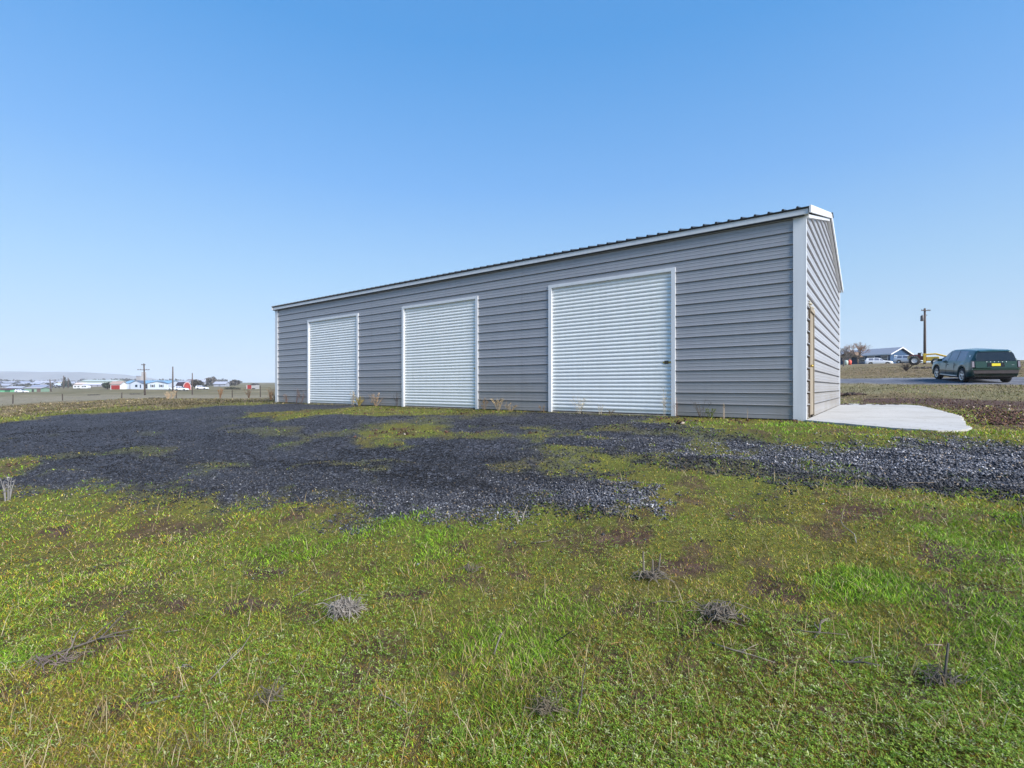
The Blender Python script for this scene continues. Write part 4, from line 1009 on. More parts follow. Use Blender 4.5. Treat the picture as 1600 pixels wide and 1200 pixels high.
def window(t, x, z, w, h, y=0, shutters=None, frame=None, glass=None, side=None):
    """side=None on the front wall; side=(x) on the wall x=const facing +x"""
    fr = frame or M_WHITE; gl = glass or M_GLASS
    def bx(a0, a1, z0, z1, d0, d1):
        return MB().box(a0, a1, y - d1, y - d0, z0, z1) if side is None else MB().box(side + d0, side + d1, a0, a1, z0, z1)
    f = MB(); 
    for (a0, a1, z0, z1) in ((x - w / 2, x - w / 2 + .09, z, z + h), (x + w / 2 - .09, x + w / 2, z, z + h), (x - w / 2 + .09, x + w / 2 - .09, z, z + .09), (x - w / 2 + .09, x + w / 2 - .09, z + h - .09, z + h), (x - w / 2 + .09, x + w / 2 - .09, z + h / 2 - .03, z + h / 2 + .03)):
        q = bx(a0, a1, z0, z1, .0, .07); n0 = len(f.v); f.v += q.v; f.f += [tuple(i + n0 for i in ff) for ff in q.f]
    f = f.build('window', fr, t)
    bx(x - w / 2 + .05, x + w / 2 - .05, z + .05, z + h - .05, -.02, .025).build('pane', gl, f)
    if shutters:
        for s_ in (-1, 1): bx(x + s_ * (w / 2 + .22) - .2, x + s_ * (w / 2 + .22) + .2, z, z + h, 0, .05).build('shutter', shutters, t)
M_BWHITE = mat('blue_white_siding', (.40, .45, .55), .6, noise=.05, nscale=2)
M_SHUT = mat('dark_blue_shutter', (.05, .09, .14), .6, noise=.1)
YH = 205; pxm = YH / F        # metres per photograph pixel there
hb = on_ground(228, YH); hb.z += .0
wh = house('white_house', 228, YH, 71 * pxm, 8, 2.5, 1.15, 'long blue white manufactured house with blue roof beyond the left pole', M_BWHITE, M_BLUEROOF, over=.25, base=hb)
def lx(px): return (px - 228) * pxm
MB().prism([(lx(207), -1.2, 0), (lx(226), -1.2, 0), (lx(226), -1.2, 2.45), (lx(216.5), -1.2, 3.5), (lx(207), -1.2, 2.45)], (0, 1.19, 0)).build('front_gable', M_BWHITE, wh)
MB().prism([(lx(206), -1.45, 2.38), (lx(216.5), -1.45, 3.6), (lx(227), -1.45, 2.38), (lx(227), -1.45, 2.5), (lx(216.5), -1.45, 3.74), (lx(206), -1.45, 2.5)], (0, 4, 0)).build('gable_roof', mat('slate_blue_roof', (.09, .12, .18), .6, noise=.1), wh)
MB().prism([(lx(233), -.9, 0), (lx(262), -.9, 0), (lx(262), -.9, 2.45), (lx(248), -.9, 3.15), (lx(233), -.9, 2.45)], (0, .89, 0)).build('front_gable', mat('pale_white_siding', (.48, .53, .60), .6, noise=.04), wh)
MB().prism([(lx(232), -1.1, 2.4), (lx(248), -1.1, 3.2), (lx(263), -1.1, 2.4), (lx(263), -1.1, 2.52), (lx(248), -1.1, 3.34), (lx(232), -1.1, 2.52)], (0, 4, 0)).build('gable_roof', mat('slate_blue_roof', (.09, .12, .18)), wh)
window(wh, lx(193), .75, 1.0, 1.3, shutters=None, frame=M_SHUT); window(wh, lx(216.5), .95, .95, 1.0, y=-1.2, frame=M_SHUT); window(wh, lx(223), .6, .45, 1.4, y=-1.2, frame=M_SHUT)
window(wh, lx(229.5), .4, 1.1, 1.8, frame=M_SHUT)
window(wh, lx(241), .9, 1.0, 1.1, y=-.9, shutters=M_SHUT); window(wh, lx(254.5), .9, 1.0, 1.1, y=-.9, shutters=M_SHUT)
MB().box(lx(203), lx(206.5), -.06, -.005, 0, 2.2).build('door', M_SHUT, wh); window(wh, lx(204.7), 1.1, .5, .7, y=-.07)
gar = house('attached_garage', 180.5, YH - 3, 15.5 * pxm, 3.0, 2.3, .95, 'small gabled garage with red door beside the long white house', M_WHITE, mat('tan_shingle_roof', (.30, .22, .20), .8, noise=.15), ridge='x', cat='garage')
gd = MB().box(-1.75, 1.75, -.07, -.003, .05, 1.75).build('garage_door', M_REDP, gar)
for k in range(1, 4): MB().box(-1.74, 1.74, -.085, -.071, .05 + k * .43 - .015, .05 + k * .43 + .015).build('panel_rail', M_REDP, gd)
# red round topped barn
YB = 200; bb = on_ground(288, YB)
barn = empty('red_barn', bb, R(56), 'red round topped barn with pale arch trim behind a slim pole', 'barn')
wb, hb_ = 2.9, 2.9
def arch(w, h, n=14, y=0): return [(w / 2 * math.cos(a) * (1 if math.sin(a) < .3 else 1), y, 1.1 + (h - 1.1) * math.sin(a)) for a in np.linspace(0, math.pi, n)]
c0 = 1.0
out = [(c0 + wb / 2, 0, 0)] + [(c0 + p_[0], 0, p_[2]) for p_ in arch(wb, hb_ + .25)] + [(c0 - wb / 2, 0, 0)]
MB().prism([(x_, .0, z_) for x_, _, z_ in out], (0, 6.5, 0)).build('wall', M_REDP, barn)
ins = [(c0 + (x_ - c0) * .86, 0, z_ * .93 if z_ else .02) for x_, _, z_ in out]
trim = MB(); nn = len(out)
for k in range(nn - 1): trim.prism([(out[k][0] * 1.0, -.08, out[k][2]), (out[k + 1][0], -.08, out[k + 1][2]), (ins[k + 1][0], -.08, ins[k + 1][2]), (ins[k][0], -.08, ins[k][2])], (0, .077, 0))
trim.build('arch_trim', mat('faded_pink_trim', (.50, .34, .36), .7, noise=.1), barn)
o1 = [(c0 + (x_ - c0) * 1.05, 0, z_ * 1.03) for x_, _, z_ in out[1:-1]]; o2 = [(c0 + (x_ - c0) * 1.005, 0, z_ * 1.005) for x_, _, z_ in out[1:-1]]
rf = MB()
for k in range(len(o1) - 1): rf.prism([(o1[k][0], .02, o1[k][2]), (o1[k + 1][0], .02, o1[k + 1][2]), (o2[k + 1][0], .02, o2[k + 1][2]), (o2[k][0], .02, o2[k][2])], (0, 6.6, 0))
rf.build('roof', mat('dark_maroon_roof', (.05, .025, .035), .6, noise=.15), barn)
MB().box(c0 - .7, c0 + .7, -.03, -.002, .02, 1.9).build('door', mat('red_barn_door', (.28, .03, .025), .6, noise=.1), barn)
# small red and grey shed near the garage corner
sh = empty('loafing_shed', on_ground(392.5, 215), R(0), 'small shed with red end and grey side under a dark roof', 'shed')
MB().box(-1.9, 0, 0, 3, -.3, 1.7).build('wall', M_REDP, sh); MB().box(.01, 2.0, .1, 3, -.3, 1.95).build('wall', mat('shed_grey_board', (.30, .30, .31), .8, noise=.15), sh)
MB().prism([(-.3, -.3, 1.96), (2.2, -.3, 1.96), (2.2, -.3, 2.1), (.9, -.3, 2.45), (-.3, -.3, 2.1)], (0, 3.6, 0)).build('roof', mat('shed_dark_roof', (.04, .035, .04), .7, noise=.1), sh)
MB().box(.3, 1.7, .0, .09, -.25, .35).build('opening', M_DARK, sh)
MB().box(-1.95, -1.75, -.02, .0, -.3, 1.7).build('corner_board', M_WHITE, sh)
# sheds at the far left
gs = house('green_shed', 50, 230, 7.3, 5, 1.7, .5, 'pale green shed with grey roof and brown end at the far left', mat('faded_green_board', (.17, .27, .20), .8, noise=.2), mat('grey_sheet_roof', (.30, .30, .33), .6, noise=.1), rz=R(6), cat='shed', over=.4)
MB().box(2.0, 3.66, -.04, -.003, 0, 1.6).build('end_panel', mat('brown_grey_board', (.11, .08, .07), .9, noise=.2), gs)
MB().box(-.1, .8, -.04, -.003, 0, 1.2).build('door', M_DARK, gs)
g2 = house('bright_green_shed', 4, 232, 7.0, 5, 1.1, .4, 'bright green low shed with dark red roof at the left picture edge', mat('bright_green_board', (.12, .36, .20), .7, noise=.2), mat('dark_red_roof', (.07, .02, .03), .7, noise=.2), cat='shed', over=.3)
MB().box(1.0, 3.48, -.03, -.003, 0, 1.0).build('dark_panel', mat('deep_green_board', (.03, .13, .06), .7, noise=.1), g2)
# far roofs of the town
wR = mat('white_sheet_roof', (.30, .32, .39), .6, noise=.06, nscale=.2); wW = mat('pale_warehouse_wall', (.26, .28, .34), .7, noise=.06, nscale=.2); gW = mat('pale_green_wall', (.30, .36, .32), .7, noise=.05, nscale=.2); bW = mat('blue_grey_wall', (.13, .15, .21), .8, noise=.1, nscale=.2); tW = mat('pinkish_wall', (.40, .33, .32), .8, noise=.1, nscale=.2)
TB = [(-3, 560, 30, 3.4, 1.5, 'low white roofed building at the left edge, farthest row', bW, wR), (6, 400, 9, 2.0, 1.4, 'white gabled building above the bright green shed', wW, wR), (-25, 480, 22, 3.5, 2.0, 'grey walled building off the left edge of the town', bW, wR),
      (36, 620, 14, 3.0, 2.0, 'low grey shed among the roofs left of the conifers', bW, mat('blue_grey_roof', (.20, .23, .32), .7, noise=.1)), (45, 520, 24, 2.2, 1.6, 'long white building in the middle row of the far town', wW, wR), (66, 560, 20, 3.0, 2.4, 'white gabled hall left of the leaning pole', wW, wR),
      (22, 330, 9, 1.2, 1.0, 'low white roof behind the parked white pickup', bW, wR), (60, 380, 12, 1.6, 1.2, 'low grey blue roof behind the green shed', bW, mat('blue_grey_roof', (.2, .23, .32))), (92, 430, 9, 1.8, 1.6, 'pale domed shed left of the far poles', wW, mat('pale_blue_roof', (.40, .45, .58), .6, noise=.06)),
      (91, 660, 8, 4.2, 1.5, 'cream block above the pale domed shed', mat('cream_wall', (.50, .48, .42), .8, noise=.06), wR), (114, 640, 22, 2.6, 1.8, 'long white roof right of the conifers', wW, wR), (124, 420, 8, 2.2, 1.3, 'pinkish house above the white caravan', tW, mat('peach_roof', (.50, .42, .38), .7, noise=.08)),
      (154, 560, 40, 4.0, 1.6, 'very long pale green warehouse left of the red garage', gW, mat('pale_mint_roof', (.36, .42, .40), .6, noise=.04)), (148, 400, 20, 1.8, 1.2, 'long pale low shed in front of the green warehouse', mat('pale_pink_grey_wall', (.36, .35, .42), .8, noise=.08), mat('pale_lilac_roof', (.52, .52, .60), .6, noise=.06)),
      (271, 330, 19, 2.9, 1.3, 'long white roofed building behind the bare grey pole', wW, wR), (320, 480, 14, 3.4, 2.0, 'big white barn roof beyond the red barn', wW, wR), (305, 500, 17, 4.2, 1.2, 'brown roofed long building behind the red barn', bW, mat('maroon_far_roof', (.13, .08, .09), .8, noise=.2)),
      (343, 330, 7.6, 1.9, 1.4, 'white roofed building left of the hedge', wW, wR), (360, 520, 7, 2.2, 1.5, 'small pale house above the hedge', wW, wR), (270, 230, 5.5, 1.8, .7, 'white open carport between the white house and the barn', wW, wR)]
for k, (px, Y_, w, h, rs_, lb, wl, rf_) in enumerate(TB):
    b = house('town_building', px, Y_, w, max(5, w * .35), h, rs_, lb, wl, rf_, rz=R(random.Random(k).uniform(-9, 9)), cat='building', over=.5, group='pale roofed buildings of the far town')
    for q in range(max(1, int(w / 5))):
        x_ = -w / 2 + (q + .5) * w / max(1, int(w / 5)); MB().box(x_ - .5, x_ + .5, -.06, -.004, .2, min(1.6, h * .7)).build('door', bW, b)
el = empty('grain_elevator', on_ground(217, 900), 0, 'grey concrete grain elevator with taller tower behind the white house', 'silo')
ec = mat('elevator_concrete', (.24, .225, .23), .8, noise=.06, nscale=.1)
MB().box(-4.5, 3.8, 0, 9, -1, 12.5).build('bin_block', ec, el); MB().box(3.81, 7.6, 1, 8, -1, 20.5).build('tower', mat('elevator_pale', (.32, .30, .30), .8, noise=.05), el); MB().box(-5, 3.79, -.4, 9.2, 12.51, 13.6).build('roof', bW, el)
for k in range(4): MB().lathe([(1.0, -1), (1.0, 12.4)], 10, c=(-3.5 + k * 2.1, -.2, 0)).build('bin', ec, el, smooth=True)

# ------------------------------------------------------------------ vehicles
def car_body(L_, Wd_, Hh, wheels, wr, hood, cowl, rooff, roofr, tail, belt, rocker, side_w, n=110, tailz=None, beltr=None):
    """half section lofted along x (front +). returns (body, windows[list of (name, MB)]) in car axes; origin on the ground at the middle."""
    xs = sorted(set([L_ / 2 - L_ * k / n for k in range(n + 1)]), reverse=True)
    def I(x, pts): return float(np.interp(x, [p[0] for p in pts], [p[1] for p in pts]))
    hoodp = sorted(hood); rows = []
    for x in xs:
        top = I(x, hoodp)                       # centre line height
        bl = min(I(x, belt), top - .015)
        endf = 1 - .20 * max(0, (x - (L_ / 2 - .55)) / .55) ** 2.0 - .10 * max(0, (-x - (L_ / 2 - .35)) / .35) ** 2.2
        hw = Wd_ / 2 * endf
        zb = rocker + .10 * max(0, (x - L_ / 2 + .5) / .5) + .14 * max(0, (-x - L_ / 2 + .6) / .6)
        for wx in wheels:
            dx = x - wx; ar = wr + .055
            if abs(dx) < ar: zb = max(zb, wr + math.sqrt(ar * ar - dx * dx))
        zb = min(zb, bl - .06)
        cab = max(0.0, min(1.0, (top - bl - .03) / .35))
        tum = .26 * cab
        hr = hw - tum - .03
        P = [(hw - .05, zb - .0), (hw - .012, zb + .02), (hw, zb + (bl - zb) * .45), (hw - .008, zb + (bl - zb) * .62), (hw - .022, bl - .10 if bl - .10 > zb + (bl - zb) * .62 else zb + (bl - zb) * .8), (hw - .045, bl),
             (hw - .055 - tum * .12, bl + (top - bl) * .12), (hr + .03, bl + (top - bl) * .83), (hr - .03, bl + (top - bl) * .93), (hr * .72, top - .040 * cab - .01), (hr * .36, top - .012), (0, top)]
        rows.append([(x, p_[0], p_[1]) for p_ in P])
    return xs, rows
def build_car(name, loc, heading, label, L_, Wd_, prof, belt, wheels, wr, rocker, paint, glasszones, rear, detail=True, pitch=0, group=None, cat='car', roofpaint=None):
    xs, rows = car_body(L_, Wd_, 0, wheels, wr, prof, None, None, None, None, belt, rocker, 0)
    t = empty(name, loc, 0, label, cat, group); t.rotation_euler = (0, -pitch, heading)
    body = MB(); roofm = MB(); NPt = len(rows[0]); wins = {}
    def idx(m, k, j, s_): m.v.append((rows[k][j][0], rows[k][j][1] * s_, rows[k][j][2])); return len(m.v) - 1
    for s_ in (1, -1):
        base = len(body.v)
        for k in range(len(rows)):
            for j in range(NPt): body.v.append((rows[k][j][0], rows[k][j][1] * s_, rows[k][j][2]))
        for k in range(len(rows) - 1):
            xm = (rows[k][0][0] + rows[k + 1][0][0]) / 2
            for j in range(NPt - 1):
                zone = None
                if j == 6:
                    for zn, (a, b) in glasszones['side'].items():
                        if b < xm < a and rows[k][7][2] - rows[k][6][2] > .03: zone = zn
                if j >= 7 and False: zone = None
                if zone:
                    w_ = wins.setdefault((zone, s_), MB()); n0 = len(w_.v)
                    w_.v += [rows[k][6], rows[k + 1][6], rows[k + 1][7], rows[k][7]]
                    for q in range(4): v_ = w_.v[n0 + q]; w_.v[n0 + q] = (v_[0], (v_[1] - .008) * s_, v_[2])
                    w_.f.append((n0, n0 + 1, n0 + 2, n0 + 3) if s_ > 0 else (n0 + 3, n0 + 2, n0 + 1, n0)); continue
                if j >= 8:
                    inw = any(b < xm < a for a, b in glasszones['top'])
                    if inw and j >= 8:
                        w_ = wins.setdefault(('windscreen' if xm > 0 else 'rear_window', 0), MB()); n0 = len(w_.v)
                        for kk, jj in ((k, j), (k + 1, j), (k + 1, j + 1), (k, j + 1)): v_ = rows[kk][jj]; w_.v.append((v_[0], v_[1] * s_, v_[2]))
                        w_.f.append((n0, n0 + 1, n0 + 2, n0 + 3) if s_ > 0 else (n0 + 3, n0 + 2, n0 + 1, n0)); continue
                a = base + k * NPt + j; q = (a, a + NPt, a + NPt + 1, a + 1)
                body.f.append(q if s_ > 0 else q[::-1])
        # arch liners: inward lips
        for k in range(len(rows) - 1):
            a = base + k * NPt; n0 = len(body.v)
            body.v += [(rows[k][0][0], (rows[k][0][1] - .25) * s_, rows[k][0][2]), (rows[k + 1][0][0], (rows[k + 1][0][1] - .25) * s_, rows[k + 1][0][2])]
            body.f.append((a, n0, n0 + 1, a + NPt))
        # front and rear caps
        for k in (0, len(rows) - 1):
            n0 = len(body.v); body.v += [(rows[k][j][0], rows[k][j][1] * s_, rows[k][j][2]) for j in range(NPt)] + [(rows[k][0][0], 0, rows[k][0][2])]
            body.f.append(tuple(n0 + j for j in range(NPt + 1)))
    b_ = body.build('body', paint, t)
    b_.data.polygons.foreach_set('use_smooth', [len(p.vertices) == 4 for p in b_.data.polygons])
    mdw = b_.modifiers.new('weld', 'WELD'); mdw.merge_threshold = .002
    for (zn, s_), w_ in wins.items():
        o_ = w_.build(zn if zn in ('windscreen', 'rear_window') else 'side_window', M_GLASS if s_ == 0 else M_SGLASS, t)
    MB().box(-L_ / 2 + .35, L_ / 2 - .35, -Wd_ / 2 + .22, Wd_ / 2 - .22, .2, .62).build('underbody', M_DARK, t)
    for wx in wheels:
        for s_ in (1, -1):
            y0 = s_ * (Wd_ / 2 - .13)
            wh_ = MB().lathe([(wr * .62, -.12), (wr * .93, -.12), (wr, -.085), (wr, .085), (wr * .93, .115), (wr * .66, .11), (wr * .62, .08), (wr * .62, -.12)], 28, axis='y', c=(wx, y0, wr)).build('wheel', M_TYRE, t, smooth=True)
            rim = MB().lathe([(wr * .66, .10 * s_), (wr * .60, .11 * s_), (wr * .57, .05 * s_), (wr * .55, .03 * s_), (0, .03 * s_)], 24, axis='y', c=(wx, y0, wr)).build('rim', mat('rim_shadow_steel', (.015, .015, .016), .5, metal=.5, noise=.1), wh_)
            sp = MB()
            for q in range(5):
                a = q * 2 * math.pi / 5 + .3; ca, sa = math.cos(a), math.sin(a); r1 = wr * .60
                for da in (-.20, .20):
                    cb, sb = math.cos(a + da), math.sin(a + da); w1, w2 = .018, .024
                    p4 = [(wx + ca * .05 - sb * w1, wr + sa * .05 + cb * w1), (wx + ca * .05 + sb * w1, wr + sa * .05 - cb * w1), (wx + cb * r1 + sb * w2, wr + sb * r1 - cb * w2), (wx + cb * r1 - sb * w2, wr + sb * r1 + cb * w2)]
                    sp.prism([(x_, y0 + s_ * .078, z_) for x_, z_ in p4], (0, s_ * .025, 0))
            sp.lathe([(wr * .67, .095 * s_), (wr * .66, .118 * s_), (wr * .59, .112 * s_), (wr * .58, .085 * s_)], 26, axis='y', c=(wx, y0, wr)); sp.lathe([(0.0, .115 * s_), (.07, .105 * s_), (.07, .07 * s_)], 12, axis='y', c=(wx, y0, wr))
            sp.build('spokes', M_RIM, wh_)
    return t, rows, xs

GREEN = mat('deep_green_car_paint', (.010, .046, .030), .30, metal=.2, spec=.5, coat=.7, noise=.03)
# green car: rear axle left wheel near picture column 1502
wl = Vector((23.72, 26.0)); wf = Vector((24.80, 28.85)); hd = (wf - wl).normalized(); right = Vector((hd.y, -hd.x)); WB = 2.95
mid = wl + hd * (WB / 2) + right * .82
hx = lambda v: hz(v.x, v.y)
zr = (hx(wl) + hx(wl + right * 1.64)) / 2; zf = (hx(wl + hd * WB) + hx(wl + hd * WB + right * 1.64)) / 2
LG = 4.98
prof = [(-2.49, .62), (-2.485, .95), (-2.47, 1.02), (-2.44, 1.10), (-2.36, 1.42), (-2.30, 1.58), (-2.22, 1.68), (-2.0, 1.715), (-1.4, 1.75), (-.6, 1.77), (.1, 1.745), (.45, 1.68), (.75, 1.53), (1.15, 1.28), (1.38, 1.13), (1.6, 1.07), (2.1, .98), (2.35, .86), (2.46, .68), (2.49, .55)]
belt = [(-2.49, 1.08), (-2.2, 1.12), (-1.7, 1.10), (-1.2, 1.04), (0, 1.03), (1.1, 1.02), (1.4, 1.0), (2.1, .88), (2.49, .6)]
gcar, rows, xs = build_car('parked_car', (mid.x, mid.y, (zr + zf) / 2 - .01), math.atan2(hd.y, hd.x), 'dark green estate style SUV parked on the gravel lane, seen from the rear', LG, 1.94, prof, belt, (-WB / 2, WB / 2), .375, .27, GREEN,
                           {'side': {'front_window': (1.08, .30), 'rear_door_window': (.22, -.62), 'quarter_window': (-.68, -1.55)}, 'top': [(1.30, .52)]}, None, pitch=math.atan2(zf - zr, WB))
# rear details in car axes (rear faces -x)
K_BLK = mat('gloss_black_trim', (.012, .012, .013), .2, noise=.1); K_CHR = mat('satin_silver_trim', (.55, .56, .58), .35, metal=.7, noise=.05)
K_GUN = mat('dark_grey_bumper', (.075, .062, .062), .45, metal=.3, noise=.1)
def rear_x(z, inset=0.0): return float(np.interp(z, [.62, .95, 1.02, 1.10, 1.42, 1.58, 1.66], [-2.49, -2.485, -2.47, -2.44, -2.36, -2.30, -2.24])) - inset
def rear_panel(name, pts, m, par, th_=.012, out=.014):
    q = [(rear_x(z) - out, y, z) for y, z in pts]; return MB().prism(q, (th_, 0, 0)).build(name, m, par)
rear_panel('rear_window', [(-.80, 1.14), (.80, 1.14), (.77, 1.28), (.72, 1.48), (.66, 1.57), (.4, 1.60), (-.4, 1.60), (-.66, 1.57), (-.72, 1.48), (-.77, 1.28)], M_GLASS, gcar, out=.02, th_=.05)
tg = rear_panel('tailgate', [(-.80, .80), (.80, .80), (.80, 1.12), (-.80, 1.12)], GREEN, gcar, out=.018, th_=.03)
rear_panel('number_plate_recess', [(-.34, .86), (.34, .86), (.32, 1.05), (-.32, 1.05)], K_BLK, gcar, out=.024)
rear_panel('number_plate', [(-.17, .89), (.17, .89), (.17, 1.02), (-.17, 1.02)], mat('yellow_plate', (.75, .62, .02), .45, noise=.03), gcar, out=.032, th_=.006)
for k, y in enumerate((-.42, -.27, -.12, .04, .19, .34)): rear_panel('badge_letter', [(y, 1.083), (y + .035, 1.083), (y + .035, 1.108), (y, 1.108)], K_CHR, gcar, out=.026, th_=.006)
rear_panel('badge', [(-.70, .93), (-.60, .93), (-.60, .945), (-.70, .945)], K_CHR, gcar, out=.024, th_=.005)
for s_ in (1, -1):
    tl = rear_panel('taillight_surround', [(s_ * .965 - s_ * .14, .80), (s_ * .96, .80), (s_ * .94, 1.16), (s_ * .965 - s_ * .14, 1.16)], K_BLK, gcar, out=.012, th_=.10)
    rear_panel('taillight', [(s_ * .955 - s_ * .10, .84), (s_ * .945, .84), (s_ * .93, 1.12), (s_ * .955 - s_ * .10, 1.12)], mat('clear_red_lamp', (.25, .22, .25), .25, noise=.1), tl, out=.02, th_=.012)
rear_panel('bumper_insert', [(-.86, .52), (.86, .52), (.90, .68), (-.90, .68)], K_GUN, gcar, out=.03, th_=.06)
rear_panel('bumper_ledge', [(-.93, .70), (.93, .70), (.93, .765), (-.93, .765)], GREEN, gcar, out=.045, th_=.06)
rear_panel('diffuser', [(-.82, .34), (.82, .34), (.86, .515), (-.86, .515)], K_BLK, gcar, out=.0, th_=.06)
MB().prism([(-2.33, -.60, 1.60), (-2.33, .60, 1.60), (-2.10, .60, 1.665), (-2.10, -.60, 1.665)], (0, 0, .025)).build('roof_spoiler', GREEN, gcar)
for s_ in (1, -1):
    mm = MB(); mm.prism([(1.02, s_ * .93, 1.05), (.86, s_ * .93, 1.05), (.86, s_ * .93, 1.20), (.98, s_ * .93, 1.19)], (0, s_ * .22, 0)).build('door_mirror', GREEN, gcar, bevel=.02)
    MB().prism([(-1.60, s_ * .865, 1.12), (-1.80, s_ * .865, 1.12), (-2.02, s_ * .79, 1.42), (-1.78, s_ * .775, 1.42)], (0, s_ * .012, 0)).build('quarter_glint_trim', K_CHR, gcar)  # pale quarter trim, silvered to paint the glint on the rear pillar
    for x_ in (.25, -.66):
        MB().box(x_ - .14, x_ + .02, s_ * .955 if s_ > 0 else -.985, s_ * .985 if s_ > 0 else -.955, .885, .91).build('door_handle', K_BLK, gcar)
        MB().box(x_ + .045, x_ + .053, s_ * .955 if s_ > 0 else -.972, s_ * .972 if s_ > 0 else -.955, .38, 1.02).build('door_seam', M_DARK, gcar)
    MB().box(-1.0, 1.0, s_ * .95 if s_ > 0 else -.985, s_ * .985 if s_ > 0 else -.95, .30, .345).build('sill_trim', K_CHR, gcar)

WHITEP = mat('white_car_paint', (.62, .64, .68), .3, coat=.6, noise=.02)
prof2 = [(-2.4, .55), (-2.39, .95), (-2.36, 1.15), (-2.15, 1.62), (-1.9, 1.70), (-.4, 1.72), (.1, 1.66), (.5, 1.42), (.85, 1.12), (1.1, 1.07), (2.0, .95), (2.3, .80), (2.4, .55)]
belt2 = [(-2.4, 1.08), (0, 1.04), (.9, 1.0), (2.4, .7)]
def white_suv(px, Y_, hd_, label, lift=0, group=None, prof=prof2, cat='car', name='parked_car'):
    p = on_ground(px, Y_, lift)
    return build_car(name, p, hd_, label, 4.8, 1.85, prof, belt2, (-1.42, 1.42), .36, .28, WHITEP, {'side': {'front_window': (.75, .12), 'rear_door_window': (.05, -.8), 'quarter_window': (-.9, -1.75)}, 'top': [(.88, .15), (-2.12, -2.37)]}, None, group=group, cat=cat)[0]
WG = 'white cars parked outside the houses'
white_suv(1373, 104, R(-34), 'white SUV parked side on before the blue house', -.5, WG)
white_suv(1420, 103, R(-60), 'white car partly hidden behind the front wheel of the tractor', .0, WG)
white_suv(284, 190, R(0), 'white car parked left of the red barn', 0, WG)
white_suv(316, 205, R(0), 'white car parked right of the red barn', 0, WG)
white_suv(34, 215, R(0), 'white pickup like car left of the pale green shed', -.2, WG)
white_suv(273, 196, R(180), 'white car beside the white open carport', 0, WG)
# caravan
cv = empty('caravan', on_ground(125, 290), 0, 'white caravan with dark windows in the far left field', 'caravan')
MB().prism([(-4.1, 0, .45), (4.3, 0, .45), (4.6, 0, 1.2), (3.9, 0, 2.1), (2.4, 0, 2.3), (-4.1, 0, 2.3)], (0, 2.2, 0)).build('body', M_WHITE, cv, bevel=.08)
for x_ in (-2.8, -.9, 1.6, 3.0): MB().box(x_ - .55, x_ + .55, -.03, -.003, 1.2, 1.8).build('window', M_GLASS, cv)
for x_ in (-1.2, -.3): MB().lathe([(0, 0), (.33, 0), (.33, .2), (0, .2)], 12, axis='y', c=(x_, .0, .33)).build('wheel', M_TYRE, cv)
# pale feed tubs, boats of clutter in the far field
for k, (px, Y_, w, h, lb, col) in enumerate([(146, 128, 3.2, .35, 'low dark brush heap in the field left of the garage with red door', (.04, .035, .03)), (213, 150, 3.4, .4, 'dark brush heap in the field before the white house', (.035, .03, .028)), (244, 33, 1.3, .16, 'dark patch of matted weeds in the dry grass by the fence', (.06, .05, .03))]):
    lumps('brush_heap', on_ground(px, Y_), w, w * .35, h, 30, lb, col, 'brush pile', 60 + k)

# tractor
YEL = mat('yellow_machine_paint', (.62, .42, .04), .5, noise=.1); tp = on_ground(1444, 74)
tr = empty('yellow_tractor', tp, R(-38), 'yellow and red tractor with front loader frame near the tall utility pole', 'tractor')
def wheel(par, x, y, r, w):
    a = MB().lathe([(r * .55, -w / 2), (r * .95, -w / 2), (r, -w / 3), (r, w / 3), (r * .95, w / 2), (r * .55, w / 2), (r * .55, -w / 2)], 22, axis='y', c=(x, y, r)).build('wheel', M_TYRE, par, smooth=True)
    MB().lathe([(r * .56, -w * .42), (r * .5, -w * .46), (r * .42, -w * .2), (r * .16, -w * .3), (0, -w * .32)], 18, axis='y', c=(x, y, r)).build('rim', mat('white_wheel_disc', (.62, .62, .64), .4, noise=.1), a)
    lg = MB()
    for q in range(18):
        an = q * math.pi / 9; M_ = Matrix.Translation((x, y, r)) @ Matrix.Rotation(-an, 4, 'Y'); lg.box(r * .97, r * 1.04, -w / 2, w / 2, -.04, .04, M_)
    lg.build('tread', M_TYRE, a)
for y in (-.8, .8): wheel(tr, -1.15, y, .66, .42)
for y in (-.75, .75): wheel(tr, 1.25, y, .46, .3)
MB().box(-1.5, .2, -.4, .4, .75, 1.35).build('chassis', mat('dark_red_machine', (.16, .02, .02), .6, noise=.2), tr, bevel=.05)
MB().box(.21, 1.7, -.35, .35, .6, 1.2).build('bonnet', YEL, tr, bevel=.08)
MB().box(-.12, .16, -.62, -.42, .35, 1.7).build('loader_tower', YEL, tr, bevel=.02)
MB().box(-.12, .16, .42, .62, .35, 1.7).build('loader_tower', YEL, tr, bevel=.02)
for y in (-.52, .52): MB().tube([(.0, y, 1.55), (1.3, y, 1.62), (2.6, y, 1.15), (2.9, y, .5)], .09, 6).build('loader_arm', YEL, tr)
MB().box(2.7, 3.2, -.95, .95, .1, .75).build('bucket', YEL, tr, bevel=.04)
MB().prism([(-1.85, -.62, 1.42), (-.5, -.62, 1.42), (-.7, -.62, 1.58), (-1.6, -.62, 1.56)], (0, 1.24, 0)).build('mudguard', mat('dark_red_machine', (.16, .02, .02)), tr)
MB().box(-.75, -.35, -.25, .25, 1.36, 1.85).build('seat', M_DARK, tr, bevel=.05)
MB().tube([(-.1, 0, 1.3), (-.3, 0, 1.9)], .03, 6).build('steering_column', M_DARK, tr)
MB().box(-1.95, -1.5, -.5, .5, .9, 1.45).build('counterweight', mat('tan_machine', (.45, .34, .18), .6, noise=.1), tr)

